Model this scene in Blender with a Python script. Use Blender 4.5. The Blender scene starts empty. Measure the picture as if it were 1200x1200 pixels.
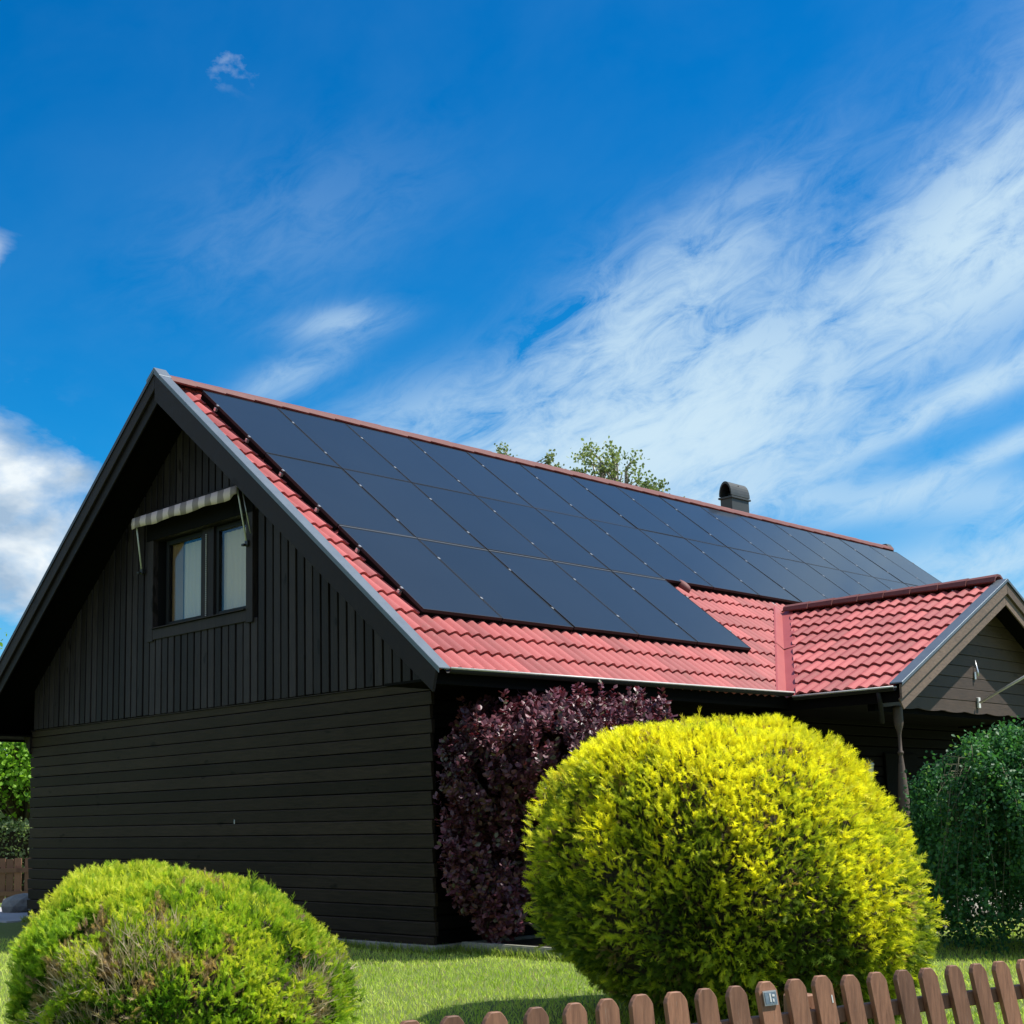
import bpy, bmesh, math, random
import numpy as np
from mathutils import Vector, Matrix
from math import radians, sin, cos, pi, sqrt, atan2

random.seed(7)
rng = np.random.default_rng(7)
scn = bpy.context.scene
col = scn.collection

# ------------------------------------------------------------------ camera
CAM = Vector((14.5961, -9.5411, 1.3179))
YAW, PIT, ROL = 0.8026, 0.1511, -0.0209
fw = Vector((-sin(YAW) * cos(PIT), cos(YAW) * cos(PIT), sin(PIT)))
rt = Vector((cos(YAW), sin(YAW), 0)); up = rt.cross(fw)
r2 = rt * cos(ROL) + up * sin(ROL); u2 = -rt * sin(ROL) + up * cos(ROL)
cd = bpy.data.cameras.new('camera'); cam = bpy.data.objects.new('camera', cd); col.objects.link(cam)
cam.matrix_world = Matrix(((r2.x, u2.x, -fw.x, CAM.x), (r2.y, u2.y, -fw.y, CAM.y), (r2.z, u2.z, -fw.z, CAM.z), (0, 0, 0, 1)))
cd.sensor_width = 36; cd.sensor_fit = 'HORIZONTAL'; cd.lens = 1621.13 / 1200 * 36
cd.shift_x = 62.7 / 1200; cd.shift_y = 113.4 / 1200; cd.clip_start = 0.1; cd.clip_end = 4000
scn.camera = cam

# ------------------------------------------------------------------ node helper
class NT:
    def __init__(s, tree): s.t = tree; s.n = tree.nodes; s.l = tree.links
    def node(s, typ, ins=None, **kw):
        n = s.n.new(typ)
        for k, v in kw.items(): setattr(n, k, v)
        if ins:
            for k, v in ins.items():
                if hasattr(v, 'is_output'): s.l.new(v, n.inputs[k])
                else: n.inputs[k].default_value = v
        return n
    def math(s, op, a, b=0.0, c=0.0, clamp=False):
        n = s.n.new('ShaderNodeMath'); n.operation = op; n.use_clamp = clamp
        for i, v in enumerate((a, b, c)):
            if hasattr(v, 'is_output'): s.l.new(v, n.inputs[i])
            else: n.inputs[i].default_value = v
        return n.outputs[0]
    def mix(s, f, a, b, mode='MIX'):
        n = s.n.new('ShaderNodeMix'); n.data_type = 'RGBA'; n.blend_type = mode
        for i, v in ((0, f), (6, a), (7, b)):
            if hasattr(v, 'is_output'): s.l.new(v, n.inputs[i])
            elif i == 0: n.inputs[i].default_value = v
            else: n.inputs[i].default_value = (*v, 1) if len(v) == 3 else v
        return n.outputs[2]
    def ramp(s, f, stops):
        n = s.n.new('ShaderNodeValToRGB'); s.l.new(f, n.inputs[0])
        e = n.color_ramp.elements
        while len(e) < len(stops): e.new(0.5)
        for i, (p, c) in enumerate(stops):
            e[i].position = p; e[i].color = (*c, 1) if hasattr(c, '__len__') else (c, c, c, 1)
        return n.outputs[0]
    def noise(s, vec, scale, detail=3, rough=0.5, dist=0.0):
        n = s.node('ShaderNodeTexNoise', {'Scale': scale, 'Detail': detail, 'Roughness': rough, 'Distortion': dist})
        if vec is not None: s.l.new(vec, n.inputs['Vector'])
        return n.outputs['Fac']

# ------------------------------------------------------------------ world: sky and clouds
SUN = Vector((0.405, 0.33, 0.853)).normalized()
sun_el = math.asin(SUN.z); sun_az = atan2(SUN.x, SUN.y)
world = bpy.data.worlds.new('World'); scn.world = world; world.use_nodes = True
w = NT(world.node_tree); w.n.clear()
sky = w.node('ShaderNodeTexSky', sky_type='NISHITA')
sky.sun_disc = False; sky.sun_elevation = sun_el; sky.sun_rotation = sun_az
sky.air_density = 1.0; sky.dust_density = 0.3; sky.ozone_density = 3.0; sky.altitude = 0
geo = w.node('ShaderNodeTexCoord').outputs['Generated']
sx = w.node('ShaderNodeSeparateXYZ', {0: geo})
az = w.math('MULTIPLY', w.math('ARCTAN2', sx.outputs[0], sx.outputs[1]), 57.2958)
el = w.math('MULTIPLY', w.math('ARCSINE', sx.outputs[2]), 57.2958)
# the cirrus streaks run down to the left, about 25 degrees off level
ca_, sa_ = cos(radians(24)), sin(radians(24))
su = w.math('ADD', w.math('MULTIPLY', az, ca_), w.math('MULTIPLY', el, sa_))
sv = w.math('ADD', w.math('MULTIPLY', az, -sa_), w.math('MULTIPLY', el, ca_))
def cxyz(a, b, c=0.0):
    n = w.n.new('ShaderNodeCombineXYZ')
    for i, v in enumerate((a, b, c)):
        if hasattr(v, 'is_output'): w.l.new(v, n.inputs[i])
        else: n.inputs[i].default_value = v
    return n.outputs[0]
streak = cxyz(w.math('MULTIPLY', su, 0.10), w.math('MULTIPLY', sv, 0.30), 3.7)
broad = cxyz(w.math('MULTIPLY', su, 0.10), w.math('MULTIPLY', sv, 0.16), 9.1)
puffc = cxyz(w.math('MULTIPLY', az, 0.20), w.math('MULTIPLY', el, 0.34), 5.0)
n_str = w.noise(streak, 1.0, 9, 0.62, 0.7)
n_fine = w.noise(cxyz(w.math('MULTIPLY', su, 0.35), w.math('MULTIPLY', sv, 0.8), 1.2), 1.0, 9, 0.68, 0.7)
n_brd = w.noise(broad, 1.0, 5, 0.55, 0.3)
n_puf = w.noise(puffc, 1.0, 8, 0.58, 0.3)
def blob(a0, e0, ra, re, rot=0.0):
    c, s = cos(radians(rot)), sin(radians(rot))
    da = w.math('SUBTRACT', az, a0); de = w.math('SUBTRACT', el, e0)
    u = w.math('MULTIPLY', w.math('ADD', w.math('MULTIPLY', da, c), w.math('MULTIPLY', de, s)), 1 / ra)
    v = w.math('MULTIPLY', w.math('ADD', w.math('MULTIPLY', da, -s), w.math('MULTIPLY', de, c)), 1 / re)
    q = w.math('ADD', w.math('MULTIPLY', u, u), w.math('MULTIPLY', v, v))
    return w.math('EXPONENT', w.math('MULTIPLY', q, -1.0))
def total(items):
    acc = None
    for wt, b in items:
        b = w.math('MULTIPLY', b, wt); acc = b if acc is None else w.math('ADD', acc, b)
    return acc
CIR = total([(0.46, blob(-31.5, 18.5, 12.0, 2.8, 24)), (0.88, blob(-23.4, 21.8, 5.2, 2.5, 27)), (1.05, blob(-39.5, 14.5, 8.5, 2.3, 8)),
             (0.55, blob(-36.0, 16.8, 4.0, 4.4, 60)), (0.50, blob(-37.3, 20.6, 6.5, 2.0, 33)), (0.40, blob(-27.0, 12.2, 11.0, 0.9, -3)),
             (0.75, blob(-24.5, 16.2, 6.5, 0.55, 20)), (0.62, blob(-22.5, 14.2, 5.5, 0.42, 19)), (0.75, blob(-23.0, 9.4, 6.5, 1.5, 8)),
             (0.30, blob(-47.0, 16.5, 5.0, 1.6, 15)), (0.36, blob(-50.8, 20.4, 2.2, 0.6, 8)), (0.33, blob(-53.0, 18.2, 2.6, 0.7, 25)),
             (0.07, blob(-53.0, 24.0, 6.0, 2.6, 20)), (0.95, blob(-11.0, 26.0, 10.0, 5.5, 25)), (0.6, blob(5.0, 24.0, 10.0, 6.0, 10)), (0.35, blob(15.0, 34.0, 14.0, 4.0, 20)),  # last three: unseen cirrus, strengthened to brighten the far panels' sheen
             (0.35, blob(70.0, 30.0, 20.0, 5.0, 20)), (0.35, blob(150.0, 26.0, 22.0, 6.0, 15)), (0.35, blob(-120.0, 28.0, 18.0, 5.0, 20))])
PUF = total([(0.95, blob(-63.6, 11.6, 3.6, 2.8, -12)), (0.70, blob(-65.5, 15.3, 2.6, 1.6, -10)), (0.50, blob(-61.6, 14.2, 2.0, 0.9, -20)), (0.6, blob(-62.6, 8.9, 3.0, 1.2, 0)),
             (0.55, blob(-65.6, 22.2, 1.3, 0.8, 40)), (0.36, blob(-56.2, 30.8, 1.4, 1.5, -40)), (0.33, blob(-54.4, 30.0, 2.2, 0.8, 8)),
             (0.9, blob(-76.0, 13.0, 8.0, 3.2, 0)), (0.8, blob(-105.0, 10.0, 12.0, 3.5, 0)), (0.8, blob(110.0, 12.0, 22.0, 4.0, 0)), (0.7, blob(35.0, 10.0, 16.0, 3.0, 0)),
             (0.7, blob(178.0, 11.0, 16.0, 4.0, 0))])
tex_c = w.math('ADD', w.math('MULTIPLY', n_str, 0.42), w.math('ADD', w.math('MULTIPLY', n_fine, 0.55), w.math('MULTIPLY', n_brd, 0.35)))
m_c = w.math('MULTIPLY', CIR, w.math('MULTIPLY', w.math('SUBTRACT', tex_c, 0.505), 4.6, clamp=True))
m_c = w.math('MULTIPLY', w.math('SUBTRACT', 1.0, w.math('EXPONENT', w.math('MULTIPLY', m_c, -1.9))), 1.02, clamp=True)
m_p = w.math('MULTIPLY', w.math('ADD', w.math('SUBTRACT', PUF, 0.62), w.math('MULTIPLY', w.math('SUBTRACT', n_puf, 0.36), 2.6)), 1.35, clamp=True)
m_p = w.math('MULTIPLY', m_p, w.math('MULTIPLY', PUF, 1.9, clamp=True))
veil = w.math('MULTIPLY', w.math('SUBTRACT', n_brd, 0.40), 0.45, clamp=True)
SKYGAIN = w.node('ShaderNodeHueSaturation', {'Hue': 0.497, 'Saturation': 1.45, 'Value': 1.0, 'Fac': 1.0, 'Color': sky.outputs[0]}).outputs[0]
skyc = w.mix(1.0, SKYGAIN, w.mix(w.math('MULTIPLY', el, 1 / 15.0, clamp=True), (0.95, 0.86, 0.93), (0.20, 0.93, 1.04)), 'MULTIPLY')
skyc = w.mix(w.math('MULTIPLY', veil, 0.36), skyc, (2.0, 3.7, 5.9))
skyc = w.mix(m_c, skyc, (4.2, 5.5, 6.4))
shade = w.ramp(w.noise(cxyz(w.math('MULTIPLY', az, 0.22), w.math('MULTIPLY', el, 0.34), 2.0), 1.0, 5, 0.5, 0.2), [(0.42, (2.5, 3.5, 4.7)), (0.60, (6.0, 6.5, 6.8))])
skyc = w.mix(m_p, skyc, shade)
# unseen broken cloud, added outside the view to neutralise the fill light on shaded walls
sep = w.math('ABSOLUTE', w.math('SUBTRACT', w.math('MODULO', w.math('ADD', az, 403.0), 360.0), 180.0))   # 180 straight ahead, 0 behind
off = w.math('SUBTRACT', 1.0, w.math('MULTIPLY', w.math('SUBTRACT', sep, 138.0), 0.09, clamp=True))
n_f1 = w.noise(geo, 2.6, 7, 0.58, 0.3)
field = w.math('MULTIPLY', w.math('SUBTRACT', n_f1, 0.46), 7.0, clamp=True)
field = w.math('MULTIPLY', w.math('MULTIPLY', field, off), w.math('MULTIPLY', el, 0.1, clamp=True))
skyc = w.mix(field, skyc, w.ramp(w.noise(geo, 5.0, 5, 0.5, 0.2), [(0.36, (3.9, 4.4, 5.0)), (0.62, (6.6, 6.6, 6.6))]))
bg = w.node('ShaderNodeBackground', {'Color': skyc, 'Strength': 0.10})
w.l.new(bg.outputs[0], w.node('ShaderNodeOutputWorld').inputs[0])
world.cycles.sampling_method = 'MANUAL'; world.cycles.sample_map_resolution = 512

# ------------------------------------------------------------------ sun and exposure
ld = bpy.data.lights.new('sun', 'SUN'); ld.energy = 5.0; ld.angle = radians(0.53); ld.color = (1.0, 0.955, 0.88)
lo = bpy.data.objects.new('sun', ld); col.objects.link(lo); lo.rotation_euler = SUN.to_track_quat('Z', 'Y').to_euler(); lo.location = (20, 12, 40)
vs = scn.view_settings; vs.view_transform = 'Standard'; vs.look = 'None'; vs.exposure = 0.55; vs.gamma = 1.0; vs.use_curve_mapping = False
scn.render.engine = 'CYCLES'; scn.cycles.max_bounces = 6; scn.cycles.diffuse_bounces = 3; scn.cycles.transparent_max_bounces = 8

# ------------------------------------------------------------------ object helpers
def link(o, parent=None):
    col.objects.link(o)
    if parent is not None: o.parent = parent
    return o
def tag(o, label=None, cat=None, group=None, kind=None):
    for k, v in (('label', label), ('category', cat), ('group', group), ('kind', kind)):
        if v: o[k] = v
    return o
def empty(name, loc=(0, 0, 0), **kw):
    o = bpy.data.objects.new(name, None); o.location = loc; o.empty_display_size = 0.2; col.objects.link(o)
    bpy.context.view_layer.update()
    return tag(o, **kw)
def meshof(name, v, f, mat, smooth=False):
    me = bpy.data.meshes.new(name); me.from_pydata([tuple(map(float, p)) for p in v], [], f)
    me.materials.append(mat); me.update()
    if smooth: me.polygons.foreach_set('use_smooth', [True] * len(me.polygons))
    return me
def put(name, me, parent=None, loc=None, **kw):
    o = bpy.data.objects.new(name, me)
    col.objects.link(o)
    if parent is not None:
        o.parent = parent
        p = Vector((0, 0, 0)) if loc is None else Vector(loc)
        o.location = p - WORLD[parent.name]
        WORLD[o.name] = p
    else:
        o.location = loc or (0, 0, 0); WORLD[o.name] = Vector(o.location)
    return tag(o, **kw)
class WD(dict):
    def __missing__(s, k): return Vector(bpy.data.objects[k].location)
WORLD = WD()
BOXF = [(0, 3, 2, 1), (4, 5, 6, 7), (0, 1, 5, 4), (1, 2, 6, 5), (2, 3, 7, 6), (3, 0, 4, 7)]
def box(x0, x1, y0, y1, z0, z1):
    return [(x0, y0, z0), (x1, y0, z0), (x1, y1, z0), (x0, y1, z0), (x0, y0, z1), (x1, y0, z1), (x1, y1, z1), (x0, y1, z1)], [tuple(f) for f in BOXF]
def prism(poly, axis, a, b):
    """closed polygon extruded along an axis from a to b; poly points are the two other coordinates in order"""
    def P(q, t):
        if axis == 'y': return (q[0], t, q[1])
        if axis == 'x': return (t, q[0], q[1])
        return (q[0], q[1], t)
    n = len(poly); v = [P(q, a) for q in poly] + [P(q, b) for q in poly]
    f = [tuple(range(n)), tuple(range(2 * n - 1, n - 1, -1))] + [(i, i + n, (i + 1) % n + n, (i + 1) % n) for i in range(n)]
    return v, f
def fix(me):
    bm = bmesh.new(); bm.from_mesh(me); bmesh.ops.recalc_face_normals(bm, faces=bm.faces); bm.to_mesh(me); bm.free(); return me
def bevel(me, w_=0.004, seg=1):
    bm = bmesh.new(); bm.from_mesh(me); bmesh.ops.recalc_face_normals(bm, faces=bm.faces)
    bmesh.ops.bevel(bm, geom=list(bm.edges), offset=w_, segments=seg, affect='EDGES', clamp_overlap=True); bm.to_mesh(me); bm.free(); return me
def join(parts):
    V, F = [], []
    for v, f in parts:
        o = len(V); V += list(v); F += [tuple(i + o for i in q) for q in f]
    return V, F
def tube(pts, rad, n=8, closed=True):
    pts = [Vector(p) for p in pts]; V, F = [], []
    if not hasattr(rad, '__len__'): rad = [rad] * len(pts)
    for i, p in enumerate(pts):
        d = (pts[min(i + 1, len(pts) - 1)] - pts[max(i - 1, 0)]).normalized()
        a = d.orthogonal().normalized() if i == 0 else (a - d * a.dot(d)).normalized()
        b = d.cross(a)
        for k in range(n):
            t = 2 * pi * k / n; V.append(p + (a * cos(t) + b * sin(t)) * rad[i])
    for i in range(len(pts) - 1):
        for k in range(n): F.append((i * n + k, i * n + (k + 1) % n, (i + 1) * n + (k + 1) % n, (i + 1) * n + k))
    if closed: F += [tuple(range(n - 1, -1, -1)), tuple(range((len(pts) - 1) * n, len(pts) * n))]
    return V, F
def lathe(prof, n=16, c=(0, 0)):
    V, F = [], []
    for r, z in prof:
        for k in range(n): V.append((c[0] + r * cos(2 * pi * k / n), c[1] + r * sin(2 * pi * k / n), z))
    for i in range(len(prof) - 1):
        for k in range(n): F.append((i * n + k, i * n + (k + 1) % n, (i + 1) * n + (k + 1) % n, (i + 1) * n + k))
    F += [tuple(range(n - 1, -1, -1)), tuple(range((len(prof) - 1) * n, len(prof) * n))]
    return V, F

# ------------------------------------------------------------------ materials
def mat(name, fn, **kw):
    m = bpy.data.materials.new(name); m.use_nodes = True; t = NT(m.node_tree); t.n.clear()
    out = t.node('ShaderNodeOutputMaterial'); b = t.node('ShaderNodeBsdfPrincipled')
    for k, v in kw.items(): b.inputs[k].default_value = v
    t.l.new(b.outputs[0], out.inputs[0]); t.b = b; t.out = out
    fn(t); return m
def setc(t, c):
    if hasattr(c, 'is_output'): t.l.new(c, t.b.inputs['Base Color'])
    else: t.b.inputs['Base Color'].default_value = (*c, 1)
def bump(t, h, strength=0.3, dist=0.01):
    n = t.node('ShaderNodeBump', {'Strength': strength, 'Distance': dist, 'Height': h}); t.l.new(n.outputs[0], t.b.inputs['Normal'])
def objvec(t, sc=(1, 1, 1)):
    g = t.node('ShaderNodeNewGeometry').outputs['Position']
    return t.node('ShaderNodeVectorMath', {0: g, 1: sc}, operation='MULTIPLY').outputs[0]
def rnd(t): return t.node('ShaderNodeObjectInfo').outputs['Random']

def wood_paint(c1, c2, sc, rough=0.6, bs=0.35, wear=None, blot=1.2, var=0.75):
    def fn(t):
        v = objvec(t, sc); g = t.noise(v, 9, 6, 0.65, 0.3); big = t.noise(objvec(t), blot, 3)
        knots = t.ramp(t.noise(objvec(t, tuple(0.35 + 0.65 * q / max(sc) for q in sc)), 7.0, 2, 0.4), [(0.24, 1.0), (0.31, 0.0)])
        f = t.math('SUBTRACT', t.math('ADD', t.math('MULTIPLY', g, 0.9), t.math('MULTIPLY', big, 0.35)), t.math('MULTIPLY', knots, 0.5))
        c = t.mix(t.math('MULTIPLY', t.math('SUBTRACT', f, 0.36), 2.3, clamp=True), c1, c2)
        rv = t.math('ADD', t.math('MULTIPLY', rnd(t), var), 1.0 - var / 2)
        c = t.mix(1.0, c, t.node('ShaderNodeCombineColor', {0: rv, 1: rv, 2: rv}).outputs[0], 'MULTIPLY')
        if wear:
            k = t.ramp(t.noise(objvec(t, sc), 16, 5, 0.7), [(0.60, 0.0), (0.72, 1.0)])
            c = t.mix(t.math('MULTIPLY', k, 0.55), c, wear)
        setc(t, c); bump(t, g, bs, 0.006)
        t.l.new(t.math('ADD', t.math('MULTIPLY', g, 0.35), rough - 0.15), t.b.inputs['Roughness'])
    return fn
M = {}
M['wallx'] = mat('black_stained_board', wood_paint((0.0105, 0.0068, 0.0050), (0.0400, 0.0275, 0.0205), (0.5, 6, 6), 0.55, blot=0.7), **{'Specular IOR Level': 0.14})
M['wallv'] = mat('black_stained_upright_board', wood_paint((0.0120, 0.0090, 0.0092), (0.0420, 0.0330, 0.0345), (7, 6, 0.5), 0.5), **{'Specular IOR Level': 0.14})
M['barge'] = mat('black_barge_paint', wood_paint((0.0140, 0.0100, 0.0105), (0.0260, 0.0195, 0.0200), (1.2, 6, 1.2), 0.5), **{'Specular IOR Level': 0.14})
M['brown'] = mat('weathered_brown_board', wood_paint((0.035, 0.022, 0.015), (0.085, 0.056, 0.040), (6, 0.6, 7), 0.65))
M['brownb'] = mat('weathered_brown_barge', wood_paint((0.080, 0.054, 0.038), (0.150, 0.105, 0.075), (4, 1.5, 4), 0.65))
M['side'] = mat('shade_black_board', wood_paint((0.0030, 0.0026, 0.0024), (0.0065, 0.0056, 0.0050), (6, 0.5, 6), 0.7, bs=.2), **{'Specular IOR Level': 0.06})  # blacker than the other boards: eave and porch shade put into the colour
M['core'] = mat('dark_underlay', lambda t: (setc(t, (0.004, 0.004, 0.004))), Roughness=0.9, **{'Specular IOR Level': 0.05})
M['fence'] = mat('brown_fence_stain', wood_paint((0.100, 0.043, 0.023), (0.270, 0.130, 0.072), (7, 7, 0.9), 0.65, wear=(0.25, 0.19, 0.14)))
M['fenceb'] = mat('old_brown_fence_stain', wood_paint((0.16, 0.07, 0.04), (0.26, 0.13, 0.08), (7, 7, 0.9), 0.7))
def tilefn(t):
    g = t.noise(objvec(t), 60, 4, 0.7); b = t.noise(objvec(t), 2.2, 4, 0.6)
    c = t.mix(t.math('MULTIPLY', g, 0.9, clamp=True), (0.295, 0.052, 0.050), (0.400, 0.088, 0.083))
    c = t.mix(t.ramp(b, [(0.35, 0.0), (0.75, 0.5)]), c, (0.40, 0.11, 0.10))
    rv = t.math('ADD', t.math('MULTIPLY', rnd(t), 0.42), 0.74)
    c = t.mix(1.0, c, t.node('ShaderNodeCombineColor', {0: rv, 1: rv, 2: rv}).outputs[0], 'MULTIPLY')
    st = t.ramp(t.noise(objvec(t), 5.5, 6, 0.7), [(0.56, 0.0), (0.70, 1.0)])
    c = t.mix(t.math('MULTIPLY', st, 0.45), c, (0.17, 0.070, 0.055))
    li = t.ramp(t.noise(objvec(t), 26, 4, 0.6), [(0.66, 0.0), (0.72, 1.0)])
    c = t.mix(t.math('MULTIPLY', li, 0.35), c, (0.42, 0.26, 0.20))
    setc(t, c); bump(t, g, 0.25, 0.003)
M['tile'] = mat('red_concrete_tile', tilefn, Roughness=0.62)
M['ridge'] = mat('red_ridge_tile', lambda t: (setc(t, t.mix(t.noise(objvec(t), 14, 5, 0.7), (0.095, 0.028, 0.025), (0.190, 0.060, 0.053))), bump(t, t.noise(objvec(t), 70, 3), 0.25, 0.003)), Roughness=0.7)
M['valley'] = mat('red_sheet_metal', lambda t: (setc(t, t.mix(t.noise(objvec(t), 3, 4), (0.29, 0.058, 0.055), (0.36, 0.085, 0.078)))), Roughness=0.5)
M['flash'] = mat('blue_grey_sheet_metal', lambda t: (setc(t, t.mix(t.noise(objvec(t), 6, 5, 0.7), (0.085, 0.105, 0.13), (0.15, 0.18, 0.205)))), Roughness=0.45, Metallic=0.35)
M['gutter'] = mat('dark_gutter_metal', lambda t: setc(t, (0.008, 0.007, 0.007)), Roughness=0.75)
M['lip'] = mat('pale_gutter_lip', lambda t: setc(t, t.mix(t.noise(objvec(t), 9, 4), (0.42, 0.40, 0.38), (0.68, 0.66, 0.63))), Roughness=0.4)
M['chim'] = mat('dark_chimney_sheet', lambda t: setc(t, t.mix(t.noise(objvec(t), 5, 4), (0.035, 0.038, 0.036), (0.065, 0.068, 0.064))), Roughness=0.5, Metallic=0.2)
def pvfn(t):
    g = t.noise(objvec(t), 1.1, 3); rv = t.math('ADD', t.math('MULTIPLY', rnd(t), 0.5), t.math('MULTIPLY', g, 0.6))
    setc(t, t.mix(rv, (0.009, 0.015, 0.021), (0.015, 0.023, 0.032)))
    t.b.inputs['Coat Weight'].default_value = 0.70; t.b.inputs['Coat Roughness'].default_value = 0.09; t.b.inputs['Coat IOR'].default_value = 1.27
    t.b.inputs['Specular IOR Level'].default_value = 0.1
M['pv'] = mat('solar_glass', pvfn, Roughness=0.45)
M['pvf'] = mat('black_panel_frame', lambda t: setc(t, (0.010, 0.012, 0.015)), Roughness=0.5, **{'Specular IOR Level': 0.25})
M['alu'] = mat('aluminium', lambda t: setc(t, (0.62, 0.63, 0.64)), Roughness=0.35, Metallic=0.7)
M['strip'] = mat('grey_highlight_strip', lambda t: setc(t, (0.040, 0.048, 0.056)), Roughness=0.5)  # grey standing for the highlight along the panel seam
M['clampm'] = mat('dull_aluminium', lambda t: setc(t, (0.20, 0.21, 0.225)), Roughness=0.5, Metallic=0.4)
M['frame'] = mat('black_window_paint', lambda t: (setc(t, (0.010, 0.010, 0.011)), bump(t, t.noise(objvec(t, (3, 3, 9)), 12, 4), 0.15, 0.003)), Roughness=0.5, **{'Specular IOR Level': 0.2})
M['blind'] = mat('cream_blind_fabric', lambda t: (setc(t, t.mix(t.noise(objvec(t, (9, 9, 30)), 6, 3), (0.82, 0.65, 0.52), (0.92, 0.75, 0.61)))), Roughness=0.85)
M['curt'] = mat('brown_curtain_fabric', lambda t: (setc(t, t.mix(t.noise(objvec(t, (40, 40, 40)), 3, 3), (0.32, 0.17, 0.085), (0.46, 0.27, 0.14)))), Roughness=0.9)
def glassfn(t):
    tr = t.node('ShaderNodeBsdfTransparent', {'Color': (0.86, 0.88, 0.87, 1)})
    gl = t.node('ShaderNodeBsdfGlossy', {'Color': (1, 1, 1, 1), 'Roughness': 0.02})
    lw = t.node('ShaderNodeLayerWeight', {'Blend': 0.5}).outputs['Facing']
    fr = t.math('ADD', 0.035, t.math('MULTIPLY', t.math('POWER', lw, 5.0), 0.96))
    mx = t.node('ShaderNodeMixShader', {0: fr, 1: tr.outputs[0], 2: gl.outputs[0]})
    t.l.new(mx.outputs[0], t.out.inputs[0])
M['glass'] = mat('window_glass', glassfn)
def awnfn(t):
    x = t.node('ShaderNodeSeparateXYZ', {0: t.node('ShaderNodeNewGeometry').outputs['Position']}).outputs[0]
    s = t.math('FRACT', t.math('MULTIPLY', t.math('ADD', x, 5.03), 1 / 0.272))
    k = t.math('GREATER_THAN', s, 0.5)
    g = t.noise(objvec(t), 90, 3)
    setc(t, t.mix(1.0, t.mix(k, (0.74, 0.585, 0.58), (0.31, 0.245, 0.24)), t.mix(g, (0.85, 0.85, 0.85), (1, 1, 1)), 'MULTIPLY'))
M['awn'] = mat('striped_awning_cloth', awnfn, Roughness=0.9)
M['awnu'] = mat('grey_awning_cloth', lambda t: setc(t, (0.16, 0.155, 0.15)), Roughness=0.9)
M['white'] = mat('white_paint_metal', lambda t: setc(t, t.mix(t.noise(objvec(t), 18, 4), (0.50, 0.50, 0.48), (0.74, 0.74, 0.71))), Roughness=0.4)
M['blackm'] = mat('black_metal', lambda t: setc(t, (0.02, 0.02, 0.02)), Roughness=0.4)
M['conc'] = mat('mossy_concrete', lambda t: (setc(t, t.mix(t.ramp(t.noise(objvec(t), 5, 6, 0.7), [(0.4, 0.0), (0.65, 1.0)]), (0.30, 0.28, 0.24), (0.14, 0.15, 0.10))), bump(t, t.noise(objvec(t), 40, 5), 0.6, 0.01)), Roughness=0.9)
M['slab'] = mat('pale_paving', lambda t: (setc(t, t.mix(t.noise(objvec(t), 5, 5), (0.33, 0.32, 0.33), (0.45, 0.44, 0.45)))), Roughness=0.85)
M['rock'] = mat('grey_rock', lambda t: (setc(t, t.mix(t.noise(objvec(t), 7, 6, 0.7), (0.12, 0.115, 0.11), (0.34, 0.33, 0.31))), bump(t, t.noise(objvec(t), 14, 6), 0.8, 0.03)), Roughness=0.9)
M['stone'] = mat('white_stone', lambda t: (setc(t, t.mix(t.noise(objvec(t), 14, 5), (0.16, 0.14, 0.11), (0.32, 0.29, 0.24))), bump(t, t.noise(objvec(t), 30, 5), 0.6, 0.01)), Roughness=0.85)
M['gravelp'] = mat('pale_dry_gravel', lambda t: (setc(t, t.mix(t.noise(objvec(t), 30, 6, 0.8), (0.12, 0.13, 0.06), (0.26, 0.26, 0.13))), bump(t, t.noise(objvec(t), 60, 4), 1.0, 0.01)), Roughness=0.9)
M['soil'] = mat('garden_soil', lambda t: (setc(t, t.mix(t.noise(objvec(t), 18, 6, 0.7), (0.030, 0.020, 0.013), (0.075, 0.052, 0.034))), bump(t, t.noise(objvec(t), 40, 5), 1.0, 0.03)), Roughness=0.95)
M['bark'] = mat('brown_bark', lambda t: (setc(t, t.mix(t.noise(objvec(t, (1, 1, 0.3)), 25, 5), (0.055, 0.038, 0.026), (0.15, 0.115, 0.085))), bump(t, t.noise(objvec(t), 50, 4), 0.7, 0.01)), Roughness=0.9)
M['twig'] = mat('green_brown_twig', lambda t: setc(t, t.mix(t.noise(objvec(t), 30, 3), (0.06, 0.07, 0.03), (0.17, 0.17, 0.09))), Roughness=0.8)
M['birchb'] = mat('birch_bark', lambda t: setc(t, t.mix(t.ramp(t.noise(objvec(t, (1, 1, 4)), 9, 4), [(0.5, 0.0), (0.6, 1.0)]), (0.55, 0.53, 0.5), (0.08, 0.07, 0.06))), Roughness=0.8)
def lawnfn(t):
    p = objvec(t)
    a = t.noise(p, 0.9, 4, 0.6); b = t.noise(objvec(t), 45, 5, 0.75); c2 = t.noise(p, 4.5, 4, 0.6)
    c = t.mix(t.math('MULTIPLY', t.math('SUBTRACT', a, 0.3), 2.2, clamp=True), (0.15, 0.22, 0.030), (0.25, 0.31, 0.06))
    c = t.mix(t.ramp(c2, [(0.45, 0.0), (0.7, 0.55)]), c, (0.21, 0.22, 0.07))
    c = t.mix(t.math('MULTIPLY', b, 0.8), c, (0.055, 0.095, 0.016))
    setc(t, c); bump(t, b, 0.9, 0.03)
M['lawn'] = mat('lawn', lawnfn, Roughness=0.9)
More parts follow.
